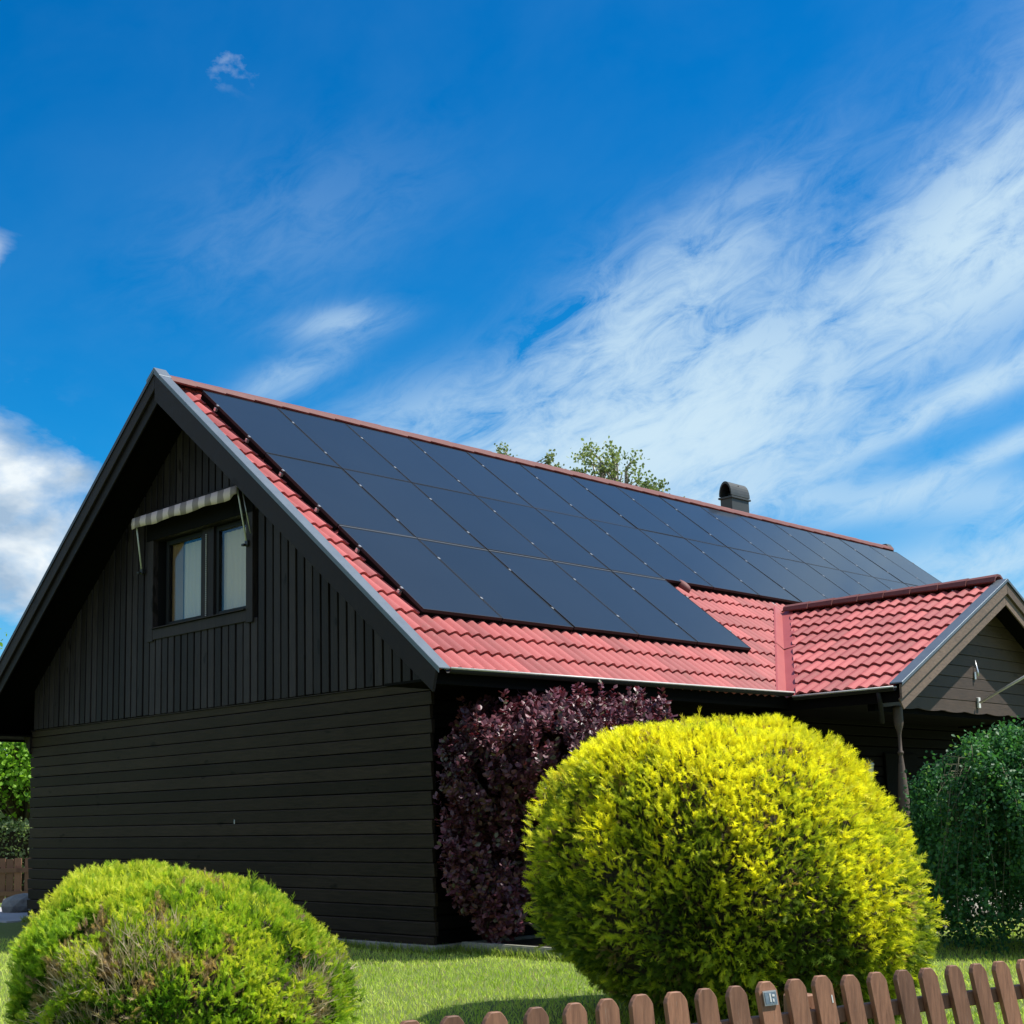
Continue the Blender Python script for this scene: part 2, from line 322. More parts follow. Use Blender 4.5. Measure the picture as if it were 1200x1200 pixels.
def leafmat(name, trans=0.35, rough=0.5, spec=0.3, tboost=(1.25, 1.35, 0.7)):
    def fn(t):
        a = t.node('ShaderNodeAttribute', attribute_name='tint').outputs['Color']
        setc(t, a); t.b.inputs['Roughness'].default_value = rough; t.b.inputs['Specular IOR Level'].default_value = spec
        tl = t.node('ShaderNodeBsdfTranslucent', {'Color': t.mix(1.0, a, tboost, 'MULTIPLY')})
        mx = t.node('ShaderNodeMixShader', {0: trans, 1: t.b.outputs[0], 2: tl.outputs[0]})
        t.l.new(mx.outputs[0], t.out.inputs[0])
    return mat(name, fn)
M['leaf'] = leafmat('soft_leaf')
M['conifer'] = leafmat('conifer_scale_leaf', 0.48, 0.6, 0.25, (1.25, 1.25, 0.6))
M['purple'] = leafmat('purple_leaf', 0.15, 0.42, 0.5, (1.6, 0.6, 0.7))
M['grassb'] = leafmat('grass_blade', 0.45, 0.6, 0.2)
M['hull'] = mat('dead_inner_twigs', lambda t: (setc(t, t.mix(t.noise(objvec(t), 25, 6, 0.8), (0.012, 0.010, 0.005), (0.050, 0.036, 0.020))), bump(t, t.noise(objvec(t), 30, 5), 1.0, 0.05)), Roughness=1.0)

# ------------------------------------------------------------------ scatter of small leaves into one mesh (numpy)
def scatter(name, tv, tf, pos, R, scale, tint, material, parent=None, tipf=None, tipcol=None, smooth=False, **kw):
    tv = np.asarray(tv, float); tf = np.asarray(tf, int); N = len(pos); k = len(tv)
    if np.ndim(scale) == 1: scale = scale[:, None]
    V = np.einsum('nij,kj->nki', R, tv) * scale[:, :, None] if np.ndim(scale) == 2 else 0
    V = V + pos[:, None, :]
    F = (tf[None] + (np.arange(N) * k)[:, None, None]).reshape(-1, tf.shape[1])
    me = bpy.data.meshes.new(name); me.vertices.add(N * k); me.vertices.foreach_set('co', V.reshape(-1).astype(np.float32))
    nf = len(F); me.loops.add(F.size); me.loops.foreach_set('vertex_index', F.reshape(-1).astype(np.int32))
    me.polygons.add(nf); me.polygons.foreach_set('loop_start', (np.arange(nf) * tf.shape[1]).astype(np.int32))
    me.update(calc_edges=True)
    C = np.ones((N, k, 4), np.float32); C[:, :, :3] = tint[:, None, :]
    if tipf is not None:
        tc = tipcol if np.ndim(tipcol) == 2 else np.tile(tipcol, (N, 1))
        C[:, :, :3] = C[:, :, :3] * (1 - tipf[None, :, None]) + tc[:, None, :] * tipf[None, :, None]
    at = me.color_attributes.new('tint', 'FLOAT_COLOR', 'POINT'); at.data.foreach_set('color', C.reshape(-1))
    me.materials.append(material)
    if smooth: me.polygons.foreach_set('use_smooth', [True] * nf)
    return put(name, me, parent, **kw)
def unit(a): return a / np.maximum(np.linalg.norm(a, axis=-1, keepdims=True), 1e-9)
def frames(d, hint=None, roll=None):
    """rotation matrices with columns (side, normal, direction)"""
    d = unit(d); N = len(d)
    h = rng.normal(size=(N, 3)) if hint is None else hint + 1e-4
    s = unit(np.cross(d, h)); n = np.cross(d, s)
    return np.stack([s, n, d], axis=2)
def snoise(P, f, seed=0, octs=3):
    r = np.random.default_rng(seed); o = np.zeros(len(P)); amp = 1
    for _ in range(octs):
        for _k in range(4):
            kv = r.normal(size=3); kv *= f / np.linalg.norm(kv); o += amp * np.sin(P @ kv + r.uniform(0, 6.28))
        f *= 2.1; amp *= 0.55
    return o / 3.0
def spray_template(pairs=4, ln=1.0, ang=42, wdt=0.07, side=0.42, curl=0.12):
    V, F, T = [], [], []
    def tri(p, q, w_, t0, t1):
        d = unit(np.array(q) - np.array(p)); s = np.array([d[2], 0, -d[0]]) * w_ / 2
        i = len(V); V.extend([np.array(p) - s, np.array(p) + s, np.array(q)]); F.append((i, i + 1, i + 2)); T.extend([t0, t0, t1])
    tri((0, 0, 0), (0, curl, ln), wdt * 1.5, 0, 1)
    for j in range(pairs):
        t = (j + 0.6) / (pairs + 0.4) * 0.85 * ln; L = side * (1 - 0.45 * t)
        for sg in (-1, 1):
            a = radians(ang + 6 * sg * (j % 2)); p = (0, curl * t * t, t)
            tri(p, (sg * sin(a) * L, curl * t + 0.06 * ((j + (sg > 0)) % 3 - 1), t + cos(a) * L), wdt, t * 0.7, 1)
    return np.array(V), np.array(F), np.array(T)

# ================================================================== THE GROUND
FD = Vector((0.195, 0.981, 0)).normalized(); FN = Vector((-FD.y, FD.x, 0)); F0 = Vector((11.313, -6.426, 0))
def gz(x, y):
    s = (Vector((x, y, 0)) - F0).dot(FN)      # >0 on the house side of the fence
    return 0.0 if s > 0.5 else -0.30 * min(1.0, (0.5 - s) / 3.5) ** 1.2
def ground():
    xs = [-900, -300, -100, -40, -20] + list(np.arange(-12, 20.01, 0.5)) + [24, 40, 100, 300, 900]
    ys = [-900, -300, -100, -40, -20] + list(np.arange(-14, 18.01, 0.5)) + [24, 40, 100, 300, 900]
    V = [(x, y, gz(x, y)) for y in ys for x in xs]; n = len(xs)
    F = [(j * n + i, j * n + i + 1, (j + 1) * n + i + 1, (j + 1) * n + i) for j in range(len(ys) - 1) for i in range(n - 1)]
    put('ground', meshof('ground', V, F, M['lawn'], True), kind='structure')
ground()
def street():  # unseen road, added to cut the green light bounced off the lawn
    rows = [1.3, 9.0]; V = []
    for s_ in (-60, -20, 0, 20, 60):
        for d_ in rows:
            p_ = F0 + FD * s_ - FN * d_; V.append((p_.x, p_.y, (-0.30 if d_ > 3 else gz(p_.x, p_.y)) + .03))
    F = [(2 * i, 2 * i + 1, 2 * i + 3, 2 * i + 2) for i in range(4)]
    n = len(V); V += [(x, y, z - .3) for x, y, z in V]
    F += [(2 * i, 2 * i + 2, n + 2 * i + 2, n + 2 * i) for i in range(4)]
    put('unseen_road', fix(meshof('unseen_road', V, F, mat('asphalt', lambda t: (setc(t, t.mix(t.noise(objvec(t), 120, 4, 0.8), (0.035, 0.035, 0.037), (0.085, 0.084, 0.085))), bump(t, t.noise(objvec(t), 200, 2), 0.5, 0.004)), Roughness=0.9))), kind='structure')
street()
def grass():
    N = 230000
    d0 = np.array([CAM.x, CAM.y])
    # the lawn between the fence and the house, thicker where it is seen close
    t = rng.uniform(size=N) ** 0.8 * 13 + 5.0; a = rng.uniform(radians(-88), radians(-2), size=N)
    x = d0[0] + np.sin(a) * t; y = d0[1] + np.cos(a) * t
    s = (x - F0.x) * FN.x + (y - F0.y) * FN.y
    ok = (s > -0.3) & ~((x < 4.30) & (y > -0.06)) & ~((x < 6.0) & (y > 0.22) & (x > 4.2)) & (x > -9) & ~((x < -4.45) & (y > -0.35))
    x, y, s = x[ok], y[ok], s[ok]; n = len(x)
    z = np.where(s > 0.5, 0, -0.30 * np.clip((0.5 - s) / 3.5, 0, 1) ** 1.2)
    P = np.stack([x, y, z], 1)
    d = np.stack([rng.normal(0, 0.42, n), rng.normal(0, 0.42, n), np.ones(n)], 1)
    tv = [(-0.09, 0, 0), (0.09, 0, 0), (0.06, 0.08, 0.6), (-0.06, 0.08, 0.6), (0, 0.25, 1.0)]
    tf = [(0, 1, 2), (0, 2, 3), (3, 2, 4)]
    v = snoise(P, 1.5, 3) + 0.5 * snoise(P, 9, 4); v = np.clip(0.5 + 0.28 * v + rng.normal(0, 0.18, n), 0, 1)[:, None]
    c = (1 - v) * np.array([0.33, 0.47, 0.055]) + v * np.array([0.68, 0.76, 0.19])
    dry = rng.uniform(size=n) < 0.10; c[dry] = np.array([0.45, 0.40, 0.19])
    scatter('grass', tv, tf, P, frames(d), rng.uniform(0.022, 0.052, n), c, M['grassb'], kind='stuff', label='short mown grass of the lawn')
grass()
def long_grass():
    r = np.random.default_rng(44); X, Y_ = [], []
    def run(a, b, n, w_):
        t = r.uniform(size=n); X.append(a[0] + (b[0] - a[0]) * t + r.normal(0, w_, n)); Y_.append(a[1] + (b[1] - a[1]) * t + r.normal(0, w_, n))
    run((-4.3, -.075), (4.4, -.075), 2600, .012); run((4.40, .19), (6.05, .19), 700, .015); run((4.36, -.05), (4.36, .2), 120, .02)
    p0 = F0 + FD * -1.5 + FN * .05; p1 = F0 + FD * 4.6 + FN * .05; run(p0, p1, 1800, .05)
    p0 = np.array([9.128, -1.80]); a = r.uniform(0, 2 * pi, 900); X.append(p0[0] + np.cos(a) * r.uniform(.6, 1.15, 900)); Y_.append(p0[1] + np.sin(a) * r.uniform(.6, 1.15, 900))
    x = np.concatenate(X); y = np.concatenate(Y_); n = len(x); P = np.stack([x, y, np.zeros(n)], 1); P[:, 2] = [gz(a_, b_) for a_, b_ in zip(x, y)]
    tv = [(-0.05, 0, 0), (0.05, 0, 0), (0.035, 0.10, 0.6), (-0.035, 0.10, 0.6), (0, 0.34, 1.0)]
    v = r.uniform(size=(n, 1)); c = (1 - v) * np.array([.14, .24, .03]) + v * np.array([.42, .46, .12])
    scatter('long_grass', tv, [(0, 1, 2), (0, 2, 3), (3, 2, 4)], P, frames(np.stack([r.normal(0, .35, n), r.normal(0, .35, n), np.ones(n)], 1)), r.uniform(.05, .12, n), c, M['grassb'], kind='stuff', label='longer grass left along the wall, the bed edge and the fence')
    # clover and daisy leaves in the lawn
    n = 5000; x = r.uniform(2.5, 10.5, n); y = r.uniform(-5.5, 4.5, n); Pn = np.stack([x, y, np.full(n, .012)], 1); k = snoise(Pn, 2.3, 9) > .25
    k &= ~((x < 4.5) & (y > -.2)) & ~((x < 6.1) & (y > .1)); k &= ((x - F0.x) * FN.x + (y - F0.y) * FN.y) > .6; Pn = Pn[k]; n = len(Pn)
    v = r.uniform(size=(n, 1)); c = (1 - v) * np.array([.07, .20, .03]) + v * np.array([.20, .36, .07]); fl = r.uniform(size=n) < .03; c[fl] = [.75, .73, .66]
    scatter('clover', [(-.5, 0, 0), (0, 0, -.5), (.5, 0, 0), (0, 0, .5)], [(0, 1, 2), (0, 2, 3)], Pn + [0, 0, .015], frames(np.stack([np.ones(n), r.normal(0, .3, n), r.normal(0, .3, n)], 1), hint=np.tile([0, .2, 1.0], (n, 1))), r.uniform(.014, .028, n), c, M['grassb'], kind='stuff', label='clover leaves scattered through the lawn')
long_grass()

# ================================================================== THE HOUSE
T = 0.800; CS = 1 / sqrt(1 + T * T); SN = T * CS           # slope of the main roof
ZR = 6.755                                                   # tile bed at the ridge
W_ = 4.27; YB, YE = -0.62, 17.45; XE = 5.02                 # wall half width, verge, far end, eave
house = empty('wooden_house', (0, 0, 0), label='black timber house with red tiled roof, gable window and porch gable', cat='house')

def boards_gable():
    hx0, hx1, hz0, hz1 = -1.088 + .115, 1.262 - .115, 3.70 + .125, 5.075 - .045
    def rz(x): return ZR - .15 - T * abs(x)
    core = [prism([(-W_ + .06, 0.09), (W_ - .06, 0.09), (W_ - .06, rz(W_ - .06)), ((ZR - .15 - hz0) / T, hz0), (-(ZR - .15 - hz0) / T, hz0), (-W_ + .06, rz(W_ - .06))], 'y', 0.035, 0.16),
            prism([(-(ZR - .15 - hz0) / T, hz0), (hx0, hz0), (hx0, rz(hx0))], 'y', 0.035, 0.16),
            prism([((ZR - .15 - hz0) / T, hz0), (hx1, rz(hx1)), (hx1, hz0)], 'y', 0.035, 0.16),
            prism([(hx0, hz1), (hx1, hz1), (hx1, rz(hx1)), (0, rz(0)), (hx0, rz(hx0))], 'y', 0.035, 0.16)]
    wall = put('gable_wall', fix(meshof('gable_wall', *join(core), M['core'])), house)
    # horizontal boards, top bevel and a recessed joint
    zs = [2.724, 2.626] + [2.626 - .144 * k for k in range(1, 18)] + [0.092]
    for k in range(len(zs) - 1):
        zt, zb = zs[k] - 0.0080 + random.uniform(-.0012, .0012), zs[k + 1] + random.uniform(-.0008, .0008)
        e = 0.022 if k % 2 else 0.0
        j = random.uniform(-.0015, .0015)
        poly = [(0.034, zb), (-0.003 + j, zb + 0.001), (-0.004 + j, zb + 0.006), (-0.013 + j, zt - 0.010), (-0.010 + j, zt - .004), (0.004, zt), (0.034, zt)]
        v, f = prism(poly, 'x', -W_ - e, W_ + 0.012 + e)
        put('board', fix(meshof('board', v, f, M['wallx'])), wall)
    return wall
gw = boards_gable()

WX0, WX1, WZ0, WZ1 = -1.088, 1.262, 3.70, 5.075
def boards_vertical():
    clad = put('gable_cladding', fix(meshof('gable_cladding', *box(-4.0, 4.0, 0.030, 0.034, 2.73, 3.0), M['core'])), house)
    p = 0.1497; n = int(2 * 4.22 / p)
    for i in range(n):
        xa = -4.205 + i * p + 0.013; xb = xa + p - 0.028 + random.uniform(-.003, .001)
        j = random.uniform(-.004, .004); y0 = -0.024 + j
        def top(x): return ZR - 0.10 - T * abs(x)
        def seg(z0, zt):
            poly = [(xa, z0), (xb, z0), (xb, zt(xb)), (xa, zt(xa))]
            if xa < 0 < xb: poly.insert(3, (0, zt(0)))
            v, f = prism(poly, 'y', y0, 0.030)
            if zt(xa) - z0 < 0.03 or zt(xb) - z0 < 0.03: return
            put('board', bevel(meshof('board', v, f, M['wallv']), 0.004), clad)
        zb = 2.732 + random.uniform(-.004, .004)
        if xb > WX0 + .02 and xa < WX1 - .02:
            seg(zb, lambda x: WZ0 + 0.03); seg(WZ1 - .03, top)
        else: seg(zb, top)
    # drip moulding under the upright boards
    put('drip_rail', fix(meshof('drip_rail', *prism([(0.03, 2.716), (-0.030, 2.712), (-0.030, 2.722), (0.03, 2.731)], 'x', -W_, W_), M['wallx'])), clad)
boards_vertical()

def side_walls():
    # the long wall under the right eave, in the shade of the roof
    sw = put('side_wall', fix(meshof('side_wall', *join([box(4.14, 4.21, 0.17, 17.1, 0.09, 3.3)]), M['core'])), house)
    for k in range(18):
        z0 = 0.092 + .144 * k; z1 = z0 + .138
        e = 0.02 if k % 2 else 0.0
        poly = [(4.21, z0), (4.252, z0), (4.256, z0 + .01), (4.252, z1 - .014), (4.232, z1), (4.21, z1)]
        v, f = prism(poly, 'y', 0.04 - e, 17.1)
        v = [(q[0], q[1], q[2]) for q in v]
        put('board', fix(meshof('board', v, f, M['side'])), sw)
    lw = put('side_wall', fix(meshof('side_wall', *box(-4.21, -4.14, 0.17, 17.1, 0.09, 3.3), M['core'])), house)
    for k in range(18):
        z0 = 0.092 + .144 * k; z1 = z0 + .138
        poly = [(-4.21, z0), (-4.252, z0), (-4.256, z0 + .01), (-4.252, z1 - .014), (-4.232, z1), (-4.21, z1)]
        put('board', fix(meshof('board', *prism(poly, 'y', 0.04 - (0.02 if k % 2 else 0), 17.1), M['wallx'])), lw)
    put('far_gable_wall', fix(meshof('far_gable_wall', *prism([(-4.2, 0.09), (4.2, 0.09), (4.2, 3.2), (0, ZR - 0.25), (-4.2, 3.2)], 'y', 16.95, 17.1), M['wallx'])), house)
    put('plinth', bevel(meshof('plinth', *join([box(-4.30, 4.33, -0.045, 17.1, -0.25, 0.088)]), M['conc']), 0.01), house)
put('nail_tag', fix(meshof('nail_tag', *box(0.860, 0.868, -.024, -.0145, 1.32, 1.37), M['white'])), gw)
side_walls()

def window_small(y0, y1, z0, z1, name='side_window'):
    x = 4.262
    fr = [box(x, x + .035, y0, y0 + .07, z0, z1), box(x, x + .035, y1 - .07, y1, z0, z1), box(x, x + .035, y0 + .07, y1 - .07, z0, z0 + .07), box(x, x + .035, y0 + .07, y1 - .07, z1 - .07, z1)]
    o = put(name, fix(meshof(name, *join(fr), M['frame'])), house)
    put('pane', fix(meshof('pane', *box(x + .002, x + .012, y0 + .07, y1 - .07, z0 + .07, z1 - .07), M['pvf'])), o)
window_small(6.2, 7.4, 1.0, 2.1); window_small(2.6, 3.9, 1.0, 2.1)
dr = put('porch_door', bevel(meshof('porch_door', *box(4.262, 4.30, 9.0, 9.95, 0.12, 2.15), M['side']), .006), house)
put('handle', meshof('handle', *tube([(4.31, 9.1, 1.08), (4.34, 9.1, 1.08), (4.34, 9.22, 1.08)], .01), M['alu']), dr)

# --- main roof: underlay slab with soffits
def roofslab():
    def line(x, dz): return ZR + dz - T * abs(x)
    poly = [(-XE, line(XE, 0)), (0, ZR), (XE, line(XE, 0)), (XE, line(XE, -.10)), (0, ZR - .12), (-XE, line(XE, -.10))]
    r = put('roof', fix(meshof('roof', *prism(poly, 'y', YB + .03, YE - .02), M['core'])), house)
    for s in (-1, 1):
        a, b = sorted((s * 4.27, s * 5.0))
        put('soffit', fix(meshof('soffit', *box(a, b, YB + .02, 17.1, 2.635, 2.66), M['side'])), r)
        a, b = sorted((s * 4.985, s * 5.012))
        put('fascia', fix(meshof('fascia', *box(a, b, YB + .02, 17.3, 2.60, 2.735), M['side'])), r)
    for k in range(3):
        pass
    return r
roof = roofslab()
# a small corner bracket below the left eave
put('eave_bracket', fix(meshof('eave_bracket', *prism([(-4.27, 2.635), (-4.47, 2.635), (-4.27, 2.38)], 'y', -0.04, 0.06), M['wallx'])), house)

# --- tiles: profile with two rolls, one mesh shared by all whole tiles
TW, TC, TL = 0.33, 0.36, 0.41
def roll(u):
    p = (u / 0.165) % 1.0
    return 0.037 * (0.5 - 0.5 * cos(2 * pi * (p ** 0.85))) ** 0.85
NU = 12
def tile_geo(u0=0.0, u1=TW):
    us = [u0 + (u1 - u0) * i / NU for i in range(NU + 1)]
    top_lo = [(u, 0.0, 0.038 + roll(u)) for u in us]; top_hi = [(u, TL, 0.004 + roll(u)) for u in us]
    lip = [(u, 0.006, 0.010 + roll(u)) for u in us]; back = [(u, 0.09, 0.004 + roll(u)) for u in us]
    V = lip + top_lo + top_hi + back; n = NU + 1
    F = []
    for i in range(NU):
        F += [(i, i + 1, n + i + 1, n + i), (n + i, n + i + 1, 2 * n + i + 1, 2 * n + i), (3 * n + i, 3 * n + i + 1, i + 1, i)]
    F += [(0, n, 2 * n, 3 * n), (NU, 3 * n + NU, 2 * n + NU, n + NU)]
    return V, F
def frame_mat(origin, ax_u, ax_v):
    ax_u = Vector(ax_u).normalized(); ax_v = Vector(ax_v).normalized(); ax_n = ax_u.cross(ax_v)
    m = Matrix((ax_u, ax_v, ax_n)).transposed().to_4x4(); m.translation = origin; return m
UTILE = meshof('tile', *tile_geo(), M['tile'], False)
for p_ in UTILE.polygons: p_.use_smooth = True
try: UTILE.set_sharp_from_angle(angle=radians(40))
except Exception: pass
def add_tile(me, mtx, parent, name='tile'):
    o = bpy.data.objects.new(name, me); col.objects.link(o); o.parent = parent; o.matrix_basis = Matrix.Translation(-WORLD[parent.name]) @ mtx; return o
def tiles_joined(name, mats, parent):
    v0, f0 = tile_geo(); parts = []
    for m in mats: parts.append(([m @ Vector(q) for q in v0], f0))
    me = meshof(name, *join(parts), M['tile'], True)
    try: me.set_sharp_from_angle(angle=radians(40))
    except Exception: pass
    return put(name, me, parent, kind='stuff')
def clip_tile(m, planes):
    bm = bmesh.new(); me0 = UTILE; bm.from_mesh(me0); bmesh.ops.transform(bm, matrix=m, verts=bm.verts)
    for co, no in planes: bmesh.ops.bisect_plane(bm, geom=bm.verts[:] + bm.edges[:] + bm.faces[:], plane_co=co, plane_no=no, clear_outer=True)
    if not bm.faces: bm.free(); return None
    me = bpy.data.meshes.new('tile'); bm.to_mesh(me); bm.free(); me.materials.clear(); me.materials.append(M['tile']); return me

PY0, PW, S0, PL, G3 = -0.092, 1.164, 0.314, 1.738, 0.030
def covered(y0, y1, sl, sh):
    """is this tile (upslope from sl to sh, measured down from the ridge) wholly under the solar panels?"""
    m = 0.10
    a = y0 > PY0 + m and y1 < PY0 + 15 * PW - m and sl < S0 + 2 * PL - m and sh > S0 + 0.02
    b = y0 > PY0 + m and y1 < PY0 + 5 * PW - m and sl < S0 + 3 * PL + G3 - m and sh > S0 + 0.02
    return a or b
# the porch roof: ridge runs along x at y=YC
YC, ZC, TCx, XG, HC = 8.36, 4.27, 0.512, 6.56, 2.98
CC = 1 / sqrt(1 + TCx * TCx); SC = TCx * CC
def main_z(x): return ZR - T * x
# valley: main plane meets porch plane
def valley_pt(y):                                        # y < YC
    z = ZC - TCx * (YC - y); return Vector(((ZR - z) / T, y, z))
va, vb = valley_pt(YC), valley_pt(YC - HC)
vdir = (vb - va).normalized()
vn_main = Vector((vdir.y, -vdir.x, 0)).normalized()      # horizontal normal of the vertical plane through the valley
if vn_main.dot(Vector((0, 1, 0))) < 0: vn_main = -vn_main  # points to the porch side (+y)
def main_tiles():
    s_eave = 6.475; hidden = []; edge = []
    ncol = int((YE - YB) / TW)
    for r in range(18):
        slow = s_eave - r * TC
        if slow < 0.1: break
        for c in range(ncol):
            y0 = YB + 0.02 + c * TW
            o = Vector((slow * CS, y0, ZR - slow * SN))
            m = frame_mat(o, (0, 1, 0), (-CS, 0, SN))
            jit = Matrix.Translation((0, random.uniform(-.004, .004), random.uniform(-.001, .0015)))
            # u axis +y, v axis up the slope: the normal must point outwards
            ctr = o + Vector((-CS, 0, SN)) * 0.18 + Vector((0, TW / 2, 0))
            ax = Matrix(((1, 0, 0, 0), (0, 1, 0, 0), (0, 0, 1, 0), (0, 0, 0, 1)))
            m = m @ jit
            if m.to_3x3().col[2].z < 0:
                m = frame_mat(o + Vector((0, TW, 0)), (0, -1, 0), (-CS, 0, SN)) @ jit
            dist = (ctr - va).dot(vn_main); dist = min(dist, 99)
            in_porch = (YC - HC - .3) < ctr.y < (YC + HC + .3)
            sv = (Vector((ctr.x, ctr.y, 0)) - Vector((va.x, va.y, 0)))
            if covered(y0, y0 + TW, slow, slow - TC) or (slow < 0.60 and y0 > 0.1) or ctr.y > YC + 1.0 and slow < 3.9:
                hidden.append(m); continue
            if in_porch and abs(ctr.y - YC) < HC + .3:
                # keep only what lies outside the porch roof
                if ctr.y > YC: 
                    vm = Vector((vdir.y, vdir.x, 0)); 
                    y_v = YC + (ctr.x - va.x) * (HC / (vb.x - va.x))
                    if ctr.x > va.x - .1 and ctr.y < y_v: continue
                    hidden.append(m); continue
                if ctr.x > va.x - .45:
                    y_v = YC - (ctr.x - va.x) * (HC / (vb.x - va.x))
                    if y0 > y_v + 0.45 : continue
                    me = clip_tile(m, [(va - vn_main * 0.12, vn_main)])
                    if me and len(me.polygons) > 2: edge.append(me)
                    continue
            if ctr.y > YC + HC: hidden.append(m); continue
            add_tile(UTILE, m, roof)
    for me in edge:
        o = bpy.data.objects.new('tile', me); col.objects.link(o); o.parent = roof
    # the far slope, behind the ridge
    for r in range(18):
        slow = s_eave - r * TC
        for c in range(ncol):
            y0 = YB + 0.02 + c * TW
            m = frame_mat(Vector((-slow * CS, y0, ZR - slow * SN)), (0, 1, 0), (CS, 0, SN))
            if m.to_3x3().col[2].z < 0: m = frame_mat(Vector((-slow * CS, y0 + TW, ZR - slow * SN)), (0, -1, 0), (CS, 0, SN))
            hidden.append(m)
    tiles_joined('tiles_out_of_view', hidden, roof)
main_tiles()

# ridge tiles: overlapping half-round caps
def cap_mesh(L=0.47, r0=0.135, r1=0.108, drop=0.42, nseg=5):
    V, F = [], []
    for k, (t, r) in enumerate(((0, r0), (L, r1))):
        for i in range(nseg + 1):
            a = pi * i / nseg; V.append((r * cos(a) * 1.05, t, r * sin(a) * drop * 2.0 - 0.005))
        for i in range(nseg + 1):
            a = pi * i / nseg; V.append(((r - .018) * cos(a) * 1.05, t, (r - .018) * sin(a) * drop * 2.0 - 0.02))
    n = nseg + 1; o = 2 * n
    for i in range(nseg):
        F += [(i, i + 1, o + i + 1, o + i), (n + i, n + o + i, n + o + i + 1, n + i + 1), (i, n + i, n + i + 1, i + 1), (o + i, o + i + 1, o + n + i + 1, o + n + i)]
    F += [(0, o, o + n, n), (nseg, n + nseg, o + n + nseg, o + nseg)]
    return meshof('ridge_tile', V, F, M['ridge'], False)
CAPM = fix(cap_mesh())
y = YB + 0.04; k = 0
while y < 17.15:
    m = Matrix.Translation((0, y + 0.46, ZR + 0.072 + random.uniform(-.003, .003))) @ Matrix.Rotation(pi, 4, 'Z') @ Matrix.Rotation(0.045, 4, 'X')
    add_tile(CAPM, m, roof, 'ridge_tile'); y += 0.45

# barge boards, verge flashing, gutter on the main roof
YBG = -0.65
def strip(p, q, h, y0, y1):
    """sloping board between two (x,z) top points with vertical height h"""
    return prism([p, q, (q[0], q[1] - h), (p[0], p[1] - h)], 'y', y0, y1)
def bargeboards():
    ap = (0.03, 6.93); er = (5.085, 2.735); elp = (-5.03, 2.83)
    # right board, cut plumb at the apex
    v, f = prism([ap, er, (5.03, 2.515), (ap[0], ap[1] - .37)], 'y', YBG - .012, YBG + .022)
    put('barge_board', bevel(meshof('barge_board', v, f, M['barge']), .004), house)
    v, f = prism([(ap[0] - .002, ap[1]), elp, (elp[0] + .02, elp[1] - .21), (ap[0] - .002, ap[1] - .215)], 'y', YBG - .012, YBG + .022)
    put('barge_board', bevel(meshof('barge_board', v, f, M['barge']), .004), house)
    v, f = prism([(ap[0] - .002, ap[1] - .20), (elp[0] + .02, elp[1] - .195), (elp[0] + .04, elp[1] - .36), (ap[0] - .002, ap[1] - .40)], 'y', YBG + .026, YBG + .050)
    put('barge_board', bevel(meshof('barge_board', v, f, M['barge']), .004), house)
    # metal verge flashing: a folded strip lying over the board and the first tile edge
    for sgn, e, mt in ((1, (5.135, 2.70), 'flash'), (-1, (elp[0], elp[1] + .0), 'blackm')):
        a = (ap[0] if sgn > 0 else ap[0] - .004, ap[1])
        v, f = prism([(a[0], a[1] + .03), (e[0], e[1] + .045), (e[0], e[1] + .030), (a[0], a[1] + .012)], 'y', YBG - .022, YB + .10)
        put('verge_flashing', bevel(meshof('verge_flashing', v, f, M[mt]), .003), house)
        v, f = prism([(a[0], a[1] + .03), (e[0], e[1] + .045), (e[0], e[1] - .012), (a[0], a[1] - .03)], 'y', YBG - .026, YBG - .0222)
        put('verge_flashing', fix(meshof('verge_flashing', v, f, M[mt])), house)
    put('ridge_end_cap', bevel(meshof('ridge_end_cap', *prism([(-.14, 6.86), (0.03, 6.985), (.16, 6.86), (.16, 6.80), (0.03, 6.93), (-.14, 6.80)], 'y', YBG - .03, YB + .12), M['flash']), .003), house)
    # far end
    v, f = prism([(0, 6.90), (5.06, 2.76), (5.03, 2.55), (0, 6.58)], 'y', YE, YE + .03)
    put('barge_board', fix(meshof('barge_board', v, f, M['barge'])), house)
    v, f = prism([(0, 6.90), (-5.06, 2.76), (-5.03, 2.55), (0, 6.58)], 'y', YE, YE + .03)
    put('barge_board', fix(meshof('barge_board', v, f, M['barge'])), house)
    put('ridge_end_cap', bevel(meshof('ridge_end_cap', *prism([(-.13, 6.85), (-.05, 6.965), (.05, 6.965), (.13, 6.85)], 'y', 17.28, 17.47), M['chim']), .003), house)
bargeboards()
def gutter(p0, p1, name='gutter', r=0.042):
    p0, p1 = Vector(p0), Vector(p1); d = (p1 - p0).normalized(); s = d.cross(Vector((0, 0, 1)))
    V, F = [], []; n = 8
    for p in (p0, p1):
        for k in range(n + 1):
            a = pi * k / n; V.append(p + s * (r * cos(a)) - Vector((0, 0, r * sin(a))))
        for k in range(n + 1):
            a = pi * k / n; V.append(p + s * ((r - .004) * cos(a)) - Vector((0, 0, (r - .004) * sin(a))))
    m_ = 2 * (n + 1)
    for k in range(n): F += [(k, k + 1, m_ + k + 1, m_ + k), (n + 1 + k, m_ + n + 1 + k, m_ + n + 2 + k, n + 2 + k)]
    for k in range(n): F += [(k, n + 1 + k, n + 2 + k, k + 1), (m_ + k, m_ + k + 1, m_ + n + 2 + k, m_ + n + 1 + k)]
    g = put(name, fix(meshof(name, V, F, M['gutter'])), house)
    for sg in (1, -1):
        q0, q1 = p0 + s * r * sg + Vector((0, 0, .006)), p1 + s * r * sg + Vector((0, 0, .006))
        put('gutter_lip', meshof('gutter_lip', *tube([q0, q1], .0115, 6), M['lip'], True), g)
    return g
